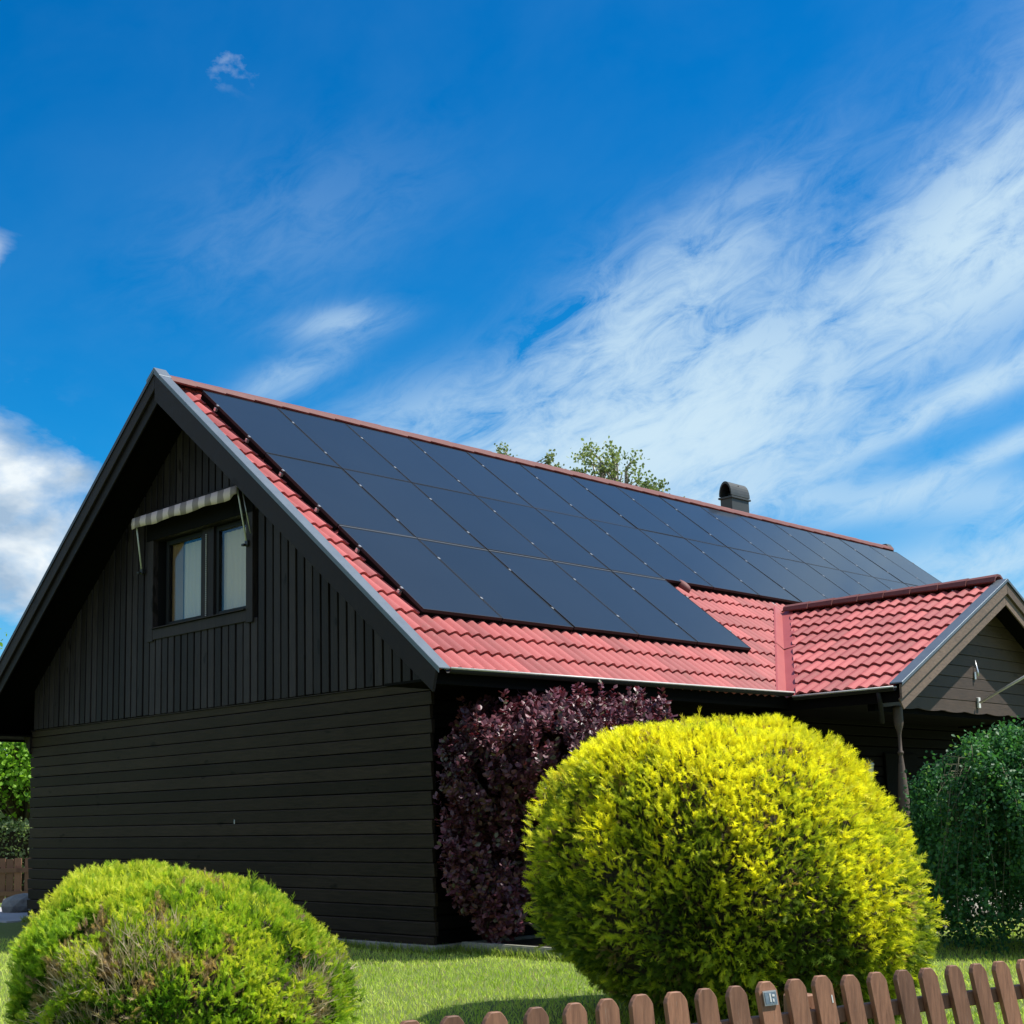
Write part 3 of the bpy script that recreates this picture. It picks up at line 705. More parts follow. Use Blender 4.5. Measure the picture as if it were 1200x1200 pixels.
gutter((5.10, -0.52, 2.735), (5.10, 5.36, 2.785)); gutter((-5.125, -0.52, 2.72), (-5.125, 17.3, 2.76)); gutter((5.125, 11.36, 2.745), (5.125, 17.3, 2.76))

# --- chimney behind the ridge with its arched hood
def chimney():
    x0, x1, y0, y1, z0, z1 = -0.34, -0.08, 11.84, 12.40, 6.3, 7.20
    ch = put('chimney', bevel(meshof('chimney', *box(x0, x1, y0, y1, z0, z1), M['chim']), .006), house)
    cx, r = (x0 + x1) / 2, (x1 - x0) / 2 + .012
    V, F = [], []; n = 14
    ring = []
    for yy in (y0 - .02, y1 + .02):
        for rr in (r, r - .022):
            ring.append(len(V))
            V += [(cx + rr * cos(pi * k / n), yy, z1 + .05 + (.28 if True else 0) * sin(pi * k / n) * rr / r) for k in range(n + 1)]
    a, b, c, d = ring
    for k in range(n): F += [(a + k, a + k + 1, c + k + 1, c + k), (b + k, d + k, d + k + 1, b + k + 1), (a + k, b + k, b + k + 1, a + k + 1), (c + k, c + k + 1, d + k + 1, d + k)]
    put('hood', fix(meshof('hood', V, F, M['chim'], False)), ch)
    put('collar', bevel(meshof('collar', *join([box(x0 - .03, x1 + .03, y0 - .03, y1 + .03, z1 - .005, z1 + .03)]), M['chim']), .004), ch)
    for sx_ in (x0 + .005, x1 - .02):
        put('hood_side', fix(meshof('hood_side', *box(sx_, sx_ + .015, y0 + .0, y1 - .0, z1 + .03, z1 + .06), M['chim'])), ch)
    put('inner_baffle', fix(meshof('inner_baffle', *box(x0 + .03, x1 - .03, (y0 + y1) / 2 - .01, (y0 + y1) / 2 + .01, z1 + .03, z1 + .27), M['core'])), ch)
chimney()

# a round red roof vent just below the panels
put('roof_vent', fix(meshof('roof_vent', *[( [frame_mat(Vector((2.90, 6.16, ZR - T * 2.90 + 0.05)), (0, 1, 0), (CS, 0, -SN)) @ Vector((q[0] * .8, q[1] * 1.6, -q[2])) for q in pr], fr) for pr, fr in [lathe([(0.09, 0.0), (0.09, .05), (0.07, .085), (0.03, .10)], 12)]][0], M['ridge'], True)), roof)

# --- porch roof
def porch():
    xa = va.x - 0.9
    pr = put('porch_roof', fix(meshof('porch_roof', *prism([(YC - HC + .02, ZC - TCx * HC), (YC, ZC), (YC + HC, ZC - TCx * HC), (YC + HC, ZC - TCx * HC - .07), (YC, ZC - .10), (YC - HC + .02, ZC - TCx * HC - .07)], 'x', 4.30, XG - .03), M['core'])), house)
    # upper part between ridge and valley: two triangles on the porch planes
    V = [Vector((4.3, YC - HC, ZC - TCx * HC)), Vector((4.3, YC, ZC)), va, vb]
    # tiles on the slope that faces the camera
    ax_v = Vector((0, CC, SC)); ncourse = 9; sE = HC / CC + 0.03
    pitch = 0.372
    for r in range(ncourse):
        slow = sE - r * pitch
        x = XG - 0.075 - TW
        c = 0
        while x > va.x - TW:
            o = Vector((x, YC - slow * CC, ZC - slow * SC))
            m = frame_mat(o, (1, 0, 0), ax_v) @ Matrix.Translation((0, random.uniform(-.004, .004), random.uniform(-.001, .0015)))
            ctr = o + ax_v * .18 + Vector((TW / 2, 0, 0))
            x_v = va.x + (YC - ctr.y) * (vb.x - va.x) / HC
            if x + TW < x_v - .3: break
            if r == ncourse - 1:
                m = m @ Matrix.Scale(0.80, 4, (0, 1, 0))
            if x < x_v + 0.55:
                me = clip_tile(m, [(va + vn_main * 0.115, -vn_main)])
                if me and len(me.polygons) > 2:
                    q = bpy.data.objects.new('tile', me); col.objects.link(q); q.parent = pr
            else: add_tile(UTILE, m, pr)
            x -= TW; c += 1
    hid = []
    for r in range(9):
        slow = sE - r * pitch; x = XG - 0.075 - TW
        while x > va.x + (slow * CC) * (vb.x - va.x) / HC - .2:
            m = frame_mat(Vector((x + TW, YC + slow * CC, ZC - slow * SC)), (-1, 0, 0), (0, -CC, SC)); hid.append(m); x -= TW
    tiles_joined('tiles_out_of_view', hid, pr)
    x = XG - .06 - .46
    while x > va.x - .2:
        m = Matrix.Translation((x + .41 + .04, YC, ZC + 0.040)) @ Matrix.Rotation(pi / 2, 4, 'Z') @ Matrix.Rotation(0.03, 4, 'X') @ Matrix.Scale(.92, 4, (0, 1, 0))
        add_tile(CAPM, m, pr, 'ridge_tile'); x -= 0.41
    # valley flashing: red sheet folded along the valley, in two lengths
    nm = Vector((SN, 0, CS)); npn = Vector((0, -SC, CC))
    am = nm.cross(vdir); am = am if am.y < 0 else -am          # across, on the main slope
    ap_ = npn.cross(vdir); ap_ = ap_ if ap_.x > 0 else -ap_     # across, on the porch slope
    for t0, t1, dz in ((0.0, 0.50, .012), (0.48, 1.03, .004)):
        A, B = va.lerp(vb, t0), va.lerp(vb, t1)
        lift = Vector((0, 0, .030 + dz))
        V = [A + am * .17 + nm * .045, A + am * .15 + nm * .058, A + lift + Vector((0, 0, -.01)), A + ap_ * .17 + npn * .03, B + am * .17 + nm * .045, B + am * .15 + nm * .058, B + lift + Vector((0, 0, -.01)), B + ap_ * .17 + npn * .03]
        V = [q + Vector((0, 0, dz)) for q in V]
        V2 = V + [q - Vector((0, 0, .004)) for q in V]
        F = [(0, 1, 5, 4), (1, 2, 6, 5), (2, 3, 7, 6)]; F += [(a + 8, d + 8, c + 8, b + 8) for a, b, c, d in F]
        F += [(4, 5, 13, 12), (5, 6, 14, 13), (6, 7, 15, 14), (3, 11, 15, 7), (0, 4, 12, 8), (0, 8, 9, 1), (1, 9, 10, 2), (2, 10, 11, 3)]
        put('valley_flashing', fix(meshof('valley_flashing', V2, F, M['valley'])), pr)
    # barge boards of the porch gable, double board
    def pb(y0, y1, z0, z1, h, xa_, xb_, mt): return put('barge_board', bevel(meshof('barge_board', *prism([(y0, z0), (y1, z1), (y1, z1 - h), (y0, z0 - h)], 'x', xa_, xb_), M[mt]), .004), pr)
    zt = ZC + .045; ze = zt - TCx * (HC + .03)
    for sg in (-1, 1):
        a = YC + sg * .001; b = YC + sg * (HC + .03)
        pb(a, b, zt, ze, .175, XG, XG + .030, 'brownb')
        v, f = prism([(a, zt - .170), (b, ze - .170), (b - sg * .09, ze - .29), (a, zt - .325)], 'x', XG - .022, XG - .002)
        put('barge_board', bevel(meshof('barge_board', v, f, M['brownb']), .003), pr)
        put('verge_flashing', bevel(meshof('verge_flashing', *prism([(a, zt + .025), (b + sg * .01, ze + .025), (b + sg * .01, ze + .008), (a, zt + .008)], 'x', XG - .115, XG + .045), M['flash']), .003), pr)
        put('verge_flashing', bevel(meshof('verge_flashing', *prism([(a, zt + .025), (b + sg * .01, ze + .025), (b + sg * .01, ze - .015), (a, zt - .015)], 'x', XG + .045, XG + .049), M['flash']), .001), pr)
        a2, b2 = sorted((YC + sg * (HC - .04), YC + sg * (HC - .015)))
        put('fascia', fix(meshof('fascia', *box(4.31, XG - .01, a2, b2, ZC - TCx * HC - .17, ZC - TCx * HC - .03), M['side'])), pr)
    put('soffit', fix(meshof('soffit', *box(4.31, 6.04, YC - HC + .05, YC + HC - .05, 2.60, 2.62), M['side'])), pr)
    # front gable of the porch: horizontal boards above a scalloped edge
    xw = 6.18; zs = [2.565 + .152 * k for k in range(0, 11)]
    gf = put('porch_gable', fix(meshof('porch_gable', *prism([(YC - 2.6, 2.72), (YC + 2.6, 2.72), (YC + .02, ZC - .12), (YC - .02, ZC - .12)], 'x', xw - .06, xw - .025), M['core'])), house)
    def half(z): return max(0.02, (ZC - .085 - z) / TCx)
    for k in range(len(zs) - 1):
        z0, z1 = zs[k], zs[k + 1] - .006
        h0, h1 = min(half(z0), 2.72), min(half(z1), 2.72)
        if k == 0:
            pts = []
            n = 60
            for i in range(n + 1):
                yy = YC - h0 + 2 * h0 * i / n
                pts.append((yy, z0 - 0.028 * abs(sin(pi * (yy - YC - 0.02) / 0.62)) ** 0.7 + .012))
            poly = pts + [(YC + h1, z1), (YC - h1, z1)]
        else: poly = [(YC - h0, z0), (YC + h0, z0), (YC + h1, z1), (YC - h1, z1)]
        v, f = prism(poly, 'x', xw - .024, xw + random.uniform(-.001, .001) + (.003 if k % 2 else 0))
        put('board', bevel(meshof('board', v, f, M['brown']), .004) if k else fix(meshof('board', v, f, M['brown'])), gf)
    put('lintel', fix(meshof('lintel', *box(xw - .16, xw - .062, YC - 2.8, YC + 2.8, 2.50, 2.72), M['core'])), house)
    gutter((5.16, YC - HC - .055, ZC - TCx * HC - .015), (XG - .04, YC - HC - .055, ZC - TCx * HC - .005))
    # turned porch posts
    prof = [(.062, .12), (.062, .34), (.045, .36), (.060, .39), (.045, .42), (.045, .80), (.050, 1.0), (.060, 1.2), (.066, 1.38), (.064, 1.48), (.052, 1.66), (.036, 1.84), (.024, 1.95), (.024, 1.97), (.036, 1.985), (.036, 2.0), (.022, 2.02), (.021, 2.20), (.030, 2.25), (.045, 2.29), (.056, 2.34), (.056, 2.52), (.050, 2.55)]
    for yy in (5.65, 11.05):
        po = put('porch_post', meshof('porch_post', *lathe(prof, 18, (6.36, yy)), M['brownb'], True), house)
    # downpipe elbow beside the post head
    put('downpipe', meshof('downpipe', *tube([(6.30, 5.33, 2.70), (6.30, 5.36, 2.58), (6.22, 5.52, 2.46), (6.20, 5.56, 2.35)], .028), M['gutter'], True), house)
    put('porch_floor', bevel(meshof('porch_floor', *box(4.34, 6.5, 5.4, 11.3, -.1, .11), M['conc']), .01), house)
porch()

# --- the gable window
def gable_window():
    wd = put('window', bevel(meshof('window', *join([box(WX0, WX0 + .135, -.052, .03, WZ0 - .02, WZ1), box(WX1 - .135, WX1, -.052, .03, WZ0 - .02, WZ1), box(WX0 + .137, WX1 - .137, -.050, .03, WZ1 - .06, WZ1)]), M['wallv']), .004), house)
    ix0, ix1, iz0, iz1 = WX0 + .137, WX1 - .137, WZ0 + .145, WZ1 - .06
    put('sill', bevel(meshof('sill', *join([box(ix0 + .0, ix1 - .0, -.048, .03, WZ0, WZ0 + .135), ([(ix0 - .0, -.085, WZ0 + .137), (ix1, -.085, WZ0 + .137), (ix1, .03, WZ0 + .150), (ix0, .03, WZ0 + .150), (ix0, -.085, WZ0 + .150), (ix1, -.085, WZ0 + .150), (ix1, .03, WZ0 + .168), (ix0, .03, WZ0 + .168)], BOXF)]), M['wallv']), .003), wd)
    put('head_shade_board', fix(meshof('head_shade_board', *box(WX0 - .02, WX1 + .02, -.060, -.0525, WZ1 - .062, WZ1 + .24), M['side'])), wd)  # black board: top casing with the awning's shadow painted into it
    # lining of the recess
    put('lining', fix(meshof('lining', *join([box(ix0 - .02, ix0 - .001, .031, .20, iz0, iz1), box(ix1 + .001, ix1 + .02, .031, .20, iz0, iz1), box(ix0, ix1, .031, .20, iz1, iz1 + .02), box(ix0, ix1, .031, .20, iz0 - .0, iz0 + .02)]), M['frame'])), wd)
    g = .12
    def sash(a, b, z0, z1, left):
        t = .062
        fr = [box(a, a + t, g - .03, g + .03, z0, z1), box(b - t, b, g - .03, g + .03, z0, z1), box(a + t, b - t, g - .028, g + .028, z0, z0 + t), box(a + t, b - t, g - .028, g + .028, z1 - t, z1)]
        put('sash', bevel(meshof('sash', *join(fr), M['frame']), .003), wd)
        put('pane', fix(meshof('pane', *box(a + t, b - t, g - .004, g + .004, z0 + t, z1 - t), M['glass'])), wd)
        xa, xb = a + t + (.0 if not left else .24), b - t + .04; n = 40; V = []
        for i in range(n + 1):
            x = xa + (xb - xa) * i / n; yy = g + .048 + .008 * sin(i * 1.15) + .004 * sin(i * 2.9 + 1)
            V += [(x, yy, z0 + t - .03), (x, yy + .002, z1 - t - .02)]
        put('blind', meshof('blind', V, [(2 * i, 2 * i + 2, 2 * i + 3, 2 * i + 1) for i in range(n)], M['blind'], True), wd)
        if left: put('curtain', fix(meshof('curtain', *box(a + t - .04, a + t + .25, g + .033, g + .0345, z0 + t - .03, z1 - t + .02), M['curt'])), wd)
    sash(ix0 + .09, ix0 + .965, iz0 + .02, iz1 - .01, True); sash(ix1 - .84, ix1 - .01, iz0 + .02, iz1 - .01, False)
    put('mullion', bevel(meshof('mullion', *box(ix0 + .975, ix1 - .85, g - .06, g + .05, iz0 + .02, iz1), M['wallv']), .004), wd)
    put('curtain_shadow_box', fix(meshof('room_back', *box(ix0, ix1, .30, .32, iz0, iz1), M['core'])), wd)
    # a thin pale bead chain in front of the mullion
    n = 40; pts = []
    for i in range(n):
        z = iz0 + .05 + i * (iz1 - iz0 - .12) / n
        pts.append(box(ix0 + 1.075, ix0 + 1.089, g - .078, g - .066, z, z + .013))
    put('bead_chain', meshof('bead_chain', *join(pts), M['lip']), wd)
gable_window()

# --- awning over the gable window
def awning():
    aw = empty('window_awning', (0.1, -0.02, 5.2), label='small striped grey and white awning over the gable window', cat='awning')
    x0, x1, yf = -1.16, 1.225, -0.235
    zt, zl = 5.30, 5.165
    put('cassette', bevel(meshof('cassette', *box(x0 + .02, x1 - .02, -.10, -.056, 5.32, 5.40), M['wallv']), .008), aw)
    put('canopy', fix(meshof('canopy', [(x0, -.06, 5.395), (x1, -.06, 5.395), (x1, yf, zt), (x0, yf, zt), (x0, -.06, 5.390), (x1, -.06, 5.390), (x1, yf, zt - .005), (x0, yf, zt - .005)], BOXF, M['awnu'])), aw)
    n = 36; V, F = [], []
    for i in range(n + 1):
        x = x0 + (x1 - x0) * i / n; bulge = .006 * sin(i * 1.3)
        cut = .035 if i >= n - 1 else 0
        V += [(x, yf - .010, zt + .012), (x, yf - .022 + bulge, (zt + zl) / 2), (x, yf - .012 - bulge, zl + .010 * sin(i * .55) + cut)]
    for i in range(n): F += [(3 * i, 3 * i + 3, 3 * i + 4, 3 * i + 1), (3 * i + 1, 3 * i + 4, 3 * i + 5, 3 * i + 2)]
    o = put('valance', meshof('valance', V, F, M['awn'], True), aw)
    md = o.modifiers.new('thickness', 'SOLIDIFY'); md.thickness = .004
    put('front_bar', meshof('front_bar', *tube([(x0, yf, zt), (x1, yf, zt)], .014, 8), M['alu'], True), aw)
    for xa, xw_ in ((x0 + .07, WX0 - .11), (x1 - .02, WX1 - .09)):
        put('arm', meshof('arm', *tube([(xa, yf, zt - .01), (xw_, -.075, 4.66)], .0105, 8), M['white'], True), aw)
        put('bracket', bevel(meshof('bracket', *join([box(xw_ - .03, xw_ + .03, -.085, -.024, 4.60, 4.67), box(xw_ - .05, xw_ + .0, -.12, -.086, 4.60, 4.63)]), M['blackm']), .006), aw)
        if xa > 0: put('arm', meshof('arm', *tube([(xa + .015, yf + .06, zt - .03), (xw_ + .05, -.05, 4.75)], .006, 6), M['alu'], True), aw)
awning()

# ------------------------------------------------------------------ solar panels
def frame_panel(y0, s0, wd, ln):
    """matrix with u along +y, v down the slope, n outwards; origin at the upper near corner"""
    c_, n_ = 0.7763, 0.6304      # the panels stand a shade steeper than the tiles
    m = Matrix(((0, c_, n_, s0 * c_), (1, 0, 0, y0), (0, -n_, c_, 6.952 - s0 * n_), (0, 0, 0, 1))); return m
def panels():
    w_, l_, t = PW - .016, PL - .009, .036
    bd = .011
    fr = join([box(0, bd, 0, l_, -t, 0), box(w_ - bd, w_, 0, l_, -t, 0), box(bd, w_ - bd, 0, bd, -t, 0), box(bd, w_ - bd, l_ - bd, l_, -t, 0)])
    FRM = fix(meshof('frame', *fr, M['pvf'])); GLS = fix(meshof('glass', *box(bd, w_ - bd, bd, l_ - bd, -t + .006, -.0025), M['pv']))
    CLP = bevel(meshof('clamp', *box(-.015, .015, -.020, .020, -.012, .004), M['clampm']), .003)
    SKL = fix(meshof('gap_shade_strip', *box(.003, .008, .01, l_ - .01, -t - .070, -t - .0005), M['core']))  # black strips added to paint the shadow gap under the panel edges
    SKB = fix(meshof('gap_shade_strip', *box(.003, w_, l_ - .010, l_ - .005, -t - .070, -t - .0005), M['core']))
    STR = fix(meshof('highlight_strip', *box(0, w_, -.024, -.004, -.030, .001), M['strip']))  # added grey strip imitates the lit frame edge above the bottom row
    rown = ('top', 'middle', 'bottom')
    ordn = ['first', 'second', 'third', 'fourth', 'fifth', 'sixth', 'seventh', 'eighth', 'ninth', 'tenth', 'eleventh', 'twelfth', 'thirteenth', 'fourteenth', 'fifteenth']
    for r in range(3):
        for c in range(15 if r < 2 else 5):
            m = frame_panel(PY0 + c * PW, S0 + r * PL + (G3 if r == 2 else 0), w_, l_)
            e = bpy.data.objects.new('solar_panel', None); e.empty_display_size = .2; col.objects.link(e)
            tilt = Matrix.Rotation(random.uniform(-.0025, .0025), 4, 'X') @ Matrix.Rotation(random.uniform(-.0025, .0025), 4, 'Y')
            e.matrix_basis = m @ tilt
            tag(e, 'black solar panel, %s in the %s row counted from the window gable' % (ordn[c], rown[r]), 'solar panel', 'solar panels on the red tiled roof')
            for nm, me in (('frame', FRM), ('glass', GLS)):
                o = bpy.data.objects.new(nm, me); col.objects.link(o); o.parent = e
            if r == 2:
                o = bpy.data.objects.new('highlight_strip', STR); col.objects.link(o); o.parent = e
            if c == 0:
                o = bpy.data.objects.new('gap_shade_strip', SKL); col.objects.link(o); o.parent = e
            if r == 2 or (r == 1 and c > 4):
                o = bpy.data.objects.new('gap_shade_strip', SKB); col.objects.link(o); o.parent = e
            for fv in (.26, .76):
                pos = [(w_ + .009, l_ * fv)]
                if c == 0: pos.append((-.010, l_ * fv))
                for (a, b) in pos:
                    o = bpy.data.objects.new('clamp', CLP); col.objects.link(o); o.parent = e; o.location = (a, b, 0)
    # rails under the panels
    for r in range(3):
        for fv in (.26, .76):
            s = S0 + r * PL + (G3 if r == 2 else 0) + (PL - .018) * fv
            n = 15 if r < 2 else 5
            m = frame_panel(PY0 - .03, s, 0, 0)
            v, f = box(0, n * PW + .05, -.02, .02, -.078, -.038)
            me = meshof('mounting_rail', [m @ Vector(q) for q in v], f, M['alu']); fix(me)
            tag(put('mounting_rail', me), 'aluminium rail under the %s row of solar panels, %s of its pair' % (rown[r], 'upper' if fv < .5 else 'lower'), 'rail', 'rails carrying the solar panels')
    # hooks that show below the lower edges
    for yy, s, nm in ((0.60, S0 + 3 * PL + G3, 'nearest the verge'), (2.33, S0 + 3 * PL + G3, 'under the second bottom panel'), (4.1, S0 + 3 * PL + G3, 'under the fourth bottom panel'),
                  (7.55, S0 + 2 * PL, 'left of the porch ridge'), (8.42, S0 + 2 * PL, 'against the porch ridge')):
        m = frame_panel(yy, s, 0, 0)
        v, f = join([box(0, .030, -.16, .13, -.085, -.079), box(0, .030, .125, .131, -.098, -.079)])
        tag(put('roof_hook', fix(meshof('roof_hook', [m @ Vector(q) for q in v], f, M['alu']))), 'pale metal roof hook below the panels, %s' % nm, 'roof hook', 'roof hooks under the panel edge')
panels()

# ------------------------------------------------------------------ things on the porch gable
def flagpole():
    a = Vector((6.235, 8.06, 2.70)); b = Vector((7.10, 7.90, 3.05)) + Vector((.25, -.05, .10))
    fp = empty('flagpole', a, label='slanting white pole fixed to the brown porch gable', cat='pole')
    put('pole', meshof('pole', *tube([a, b], .017, 10), M['white'], True), fp)
    put('holder', bevel(meshof('holder', *box(6.186, 6.215, 8.07, 8.13, 2.63, 2.77), M['white']), .004), fp)
    wb = empty('wall_bracket', (6.22, 8.01, 3.1), label='small pointed metal bracket above the pole on the porch gable', cat='bracket')
    put('arm', meshof('arm', *tube([(6.205, 8.08, 3.27), (6.23, 8.07, 3.11), (6.235, 8.07, 3.05)], [.004, .018, .013], 8), M['alu'], True), wb)
    put('plate', bevel(meshof('plate', *box(6.186, 6.200, 8.05, 8.09, 3.01, 3.11), M['alu']), .003), wb)
    ln = empty('wall_lantern', (4.27, 8.3, 1.9), label='dim lantern on the dark wall inside the porch', cat='lantern')
    put('body', meshof('body', *lathe([(.03, 1.72), (.07, 1.76), (.085, 1.95), (.10, 1.97), (.02, 2.06)], 10, (4.40, 8.3)), M['alu'], True), ln)
    put('arm', meshof('arm', *tube([(4.27, 8.3, 2.0), (4.33, 8.3, 2.1), (4.40, 8.3, 2.06)], .012, 8), M['blackm'], True), ln)
flagpole()

# ------------------------------------------------------------------ planter edge and soil by the house corner
pe = empty('planter_edge', (5.1, .3, 0), label='low grey concrete edging of the bed under the purple shrub', cat='edging')
put('front_edge', bevel(meshof('front_edge', *box(4.42, 6.02, .215, .30, -.08, .115), M['conc']), .012, 2), pe)
put('side_edge', bevel(meshof('side_edge', *box(5.94, 6.02, .302, 3.4, -.08, .105), M['conc']), .012, 2), pe)
tag(put('soil', meshof('soil', [(4.34, .26, .06), (5.96, .26, .06), (5.96, 3.4, .06), (4.34, 3.4, .06)], [(0, 1, 2, 3)], M['soil'])), kind='structure')

# ------------------------------------------------------------------ picket fence
FENCE = [(-0.016, 0.706, 0.023), (0.146, 0.704, -0.008), (0.309, 0.704, -0.027), (0.467, 0.704, -0.046), (0.605, 0.706, -0.063), (0.752, 0.708, -0.08), (0.907, 0.704, -0.127), (1.048, 0.704, -0.150), (1.196, 0.701, -0.162), (1.346, 0.705, -0.175), (1.496, 0.702, -0.180), (1.637, 0.704, -0.188), (1.791, 0.695, -0.195), (1.941, 0.694, -0.204), (2.095, 0.691, -0.213), (2.243, 0.688, -0.224), (2.401, 0.687, -0.236), (2.553, 0.683, -0.248), (2.704, 0.682, -0.262), (2.864, 0.678, -0.28)]
def fence():
    pf = empty('picket_fence', F0 + FD * 1.4 - Vector((0, 0, .1)), label='brown painted picket fence along the street', cat='fence')
    lst = [(-0.016 - .155 * k, .706, .03) for k in range(9, 0, -1)] + FENCE + [(2.864 + .15 * k, .676 - .003 * k, -.28 - .008 * k) for k in range(1, 12)]
    for i, (s, zt, ln) in enumerate(lst):
        base = F0 + FD * s; zb = -.02; w0 = .047 + random.uniform(-.002, .002); c = .024
        ax = (Vector((0, 0, 1)) + FD * ln).normalized()          # leaning with its top towards the near end
        top = base + Vector((0, 0, zt))
        L = (zt - zb) / ax.z
        prof = [(-w0, -L), (w0, -L), (w0, -.036), (w0 - .009, -.019), (w0 - c, -.003), (w0 - c - .004, 0), (-w0 + c + .004, 0), (-w0 + c, -.003), (-w0 + .009, -.019), (-w0, -.036)]
        V = []
        for th in (0.0, .022):
            V += [top + FD * a + ax * b + FN * (-.022 + th) for a, b in prof]
        n = len(prof); F = [tuple(range(n)), tuple(range(2 * n - 1, n - 1, -1))] + [(k, k + n, (k + 1) % n + n, (k + 1) % n) for k in range(n)]
        pk = put('picket', bevel(meshof('picket', V, F, M['fence']), .003), pf)
        if i - 9 == 9:                                           # the picket that carries a little nameplate
            ctr = top - ax * .058 - FN * .025
            def q(a, b, t): return ctr + FD * a + ax * b - FN * t
            def slab(a0, a1, b0, b1, t0, t1, mt, nm, par):
                return put(nm, fix(meshof(nm, [q(a0, b0, t0), q(a1, b0, t0), q(a1, b1, t0), q(a0, b1, t0), q(a0, b0, t1), q(a1, b0, t1), q(a1, b1, t1), q(a0, b1, t1)], BOXF, mt)), par)
            bl = mat('blue_grey_enamel', lambda t: setc(t, t.mix(t.noise(objvec(t), 90, 3), (0.07, 0.11, 0.15), (0.22, 0.28, 0.33))), Roughness=0.3)
            pl = slab(-.034, .032, -.028, .026, 0, .005, M['alu'], 'nameplate', pk); 
            slab(-.029, .027, -.022, .021, .0051, .007, bl, 'plate_face', pl)
            slab(-.008, -.001, -.015, .016, .0071, .0085, M['white'], 'numeral', pl)
            slab(.006, .013, -.015, -.004, .0071, .0085, M['white'], 'numeral', pl)
            slab(.006, .018, .004, .012, .0071, .0085, M['white'], 'numeral', pl)
        if i - 9 in (11,):
            m0 = top - ax * .075 + FD * .028 - FN * .0225
            put('paint_mark', fix(meshof('paint_mark', [m0, m0 + FD * .006, m0 + FD * .006 - ax * .03, m0 - ax * .03, m0 - FN * .001, m0 + FD * .006 - FN * .001, m0 + FD * .006 - ax * .03 - FN * .001, m0 - ax * .03 - FN * .001], BOXF, M['white'])), pk)
    for (z0, h) in ((.588, .058), (.17, .058)):
        a, b = F0 + FD * -1.6, F0 + FD * 4.7
        V = []
        for p_, zz in ((a, z0 + .008), (b, z0 - .028 if z0 > .3 else z0)):
            V += [p_ + FN * .0005 + Vector((0, 0, zz)), p_ + FN * .038 + Vector((0, 0, zz)), p_ + FN * .038 + Vector((0, 0, zz - h)), p_ + FN * .0005 + Vector((0, 0, zz - h))]
        put('rail', bevel(meshof('rail', V, [(0, 1, 2, 3), (7, 6, 5, 4), (0, 4, 5, 1), (1, 5, 6, 2), (2, 6, 7, 3), (3, 7, 4, 0)], M['fence']), .004), pf)
    for s in (-1.1, 1.62, 4.3):
        p_ = F0 + FD * s + FN * .085
        V = [p_ + FD * a + FN * b + Vector((0, 0, z)) for z in (-.3, .63) for a, b in ((-.045, -.045), (.045, -.045), (.045, .045), (-.045, .045))]
        put('post', bevel(meshof('post', V, BOXF, M['fence']), .006), pf)
fence()

# ------------------------------------------------------------------ foliage
CR = np.array([rt.x, rt.y, 0.0])                            # the camera's right, level: places the bushes' outline, the dead patches and the gold's brighter right side
CB = np.array([-rt.y, rt.x, 0.0])                           # away from the street
def dome_points(n, prof, ctr, seed, lump=0.05, lf=3.0, squash=1.0):
    """random points on a lathe surface with profile (z, radius, sideways shift); returns positions and outward normals"""
    r = np.random.default_rng(seed); prof = np.array(prof, float)
    zz = np.linspace(prof[0, 0], prof[-1, 0], 400); rr = np.interp(zz, prof[:, 0], prof[:, 1]); sh = np.interp(zz, prof[:, 0], prof[:, 2])
    ds = np.sqrt(np.gradient(zz) ** 2 + np.gradient(rr) ** 2) * (rr + .05); cdf = np.cumsum(ds); cdf /= cdf[-1]
    i = np.searchsorted(cdf, r.uniform(size=n)).clip(0, 399)
    z = zz[i]; R_ = rr[i]; S_ = sh[i]; a = r.uniform(0, 2 * pi, n)
    drdz = np.gradient(rr, zz)[i]
    c, s = np.cos(a), np.sin(a)
    nrm = c[:, None] * CR + s[:, None] * CB * 1.0; nrm[:, 2] = -drdz; nrm = unit(nrm)
    P = np.array(ctr) + (R_ * c + S_)[:, None] * CR + (R_ * s * squash)[:, None] * CB + np.array([0, 0, 1]) * z[:, None]
    P += nrm * (lump * snoise(P, lf, seed + 1))[:, None]
    return P, nrm
def hull(name, prof, ctr, parent, inset, mt):
    V, F = [], []; n = 28; pr = [(z, max(0.02, r_ - inset), s_) for z, r_, s_ in prof]; pr = [(min(z, prof[-1][0] - inset), r_, s_) for z, r_, s_ in pr]
    for z, r_, s_ in pr:
        for k in range(n):
            a = 2 * pi * k / n; q = np.array(ctr) + (r_ * cos(a) + s_) * CR + r_ * sin(a) * CB; V.append((q[0], q[1], ctr[2] + z))
    for i in range(len(pr) - 1):
        for k in range(n): F.append((i * n + k, i * n + (k + 1) % n, (i + 1) * n + (k + 1) % n, (i + 1) * n + k))
    F += [tuple(range(n - 1, -1, -1)), tuple(range((len(pr) - 1) * n, len(pr) * n))]
    put(name, meshof(name, V, F, mt, True), parent)

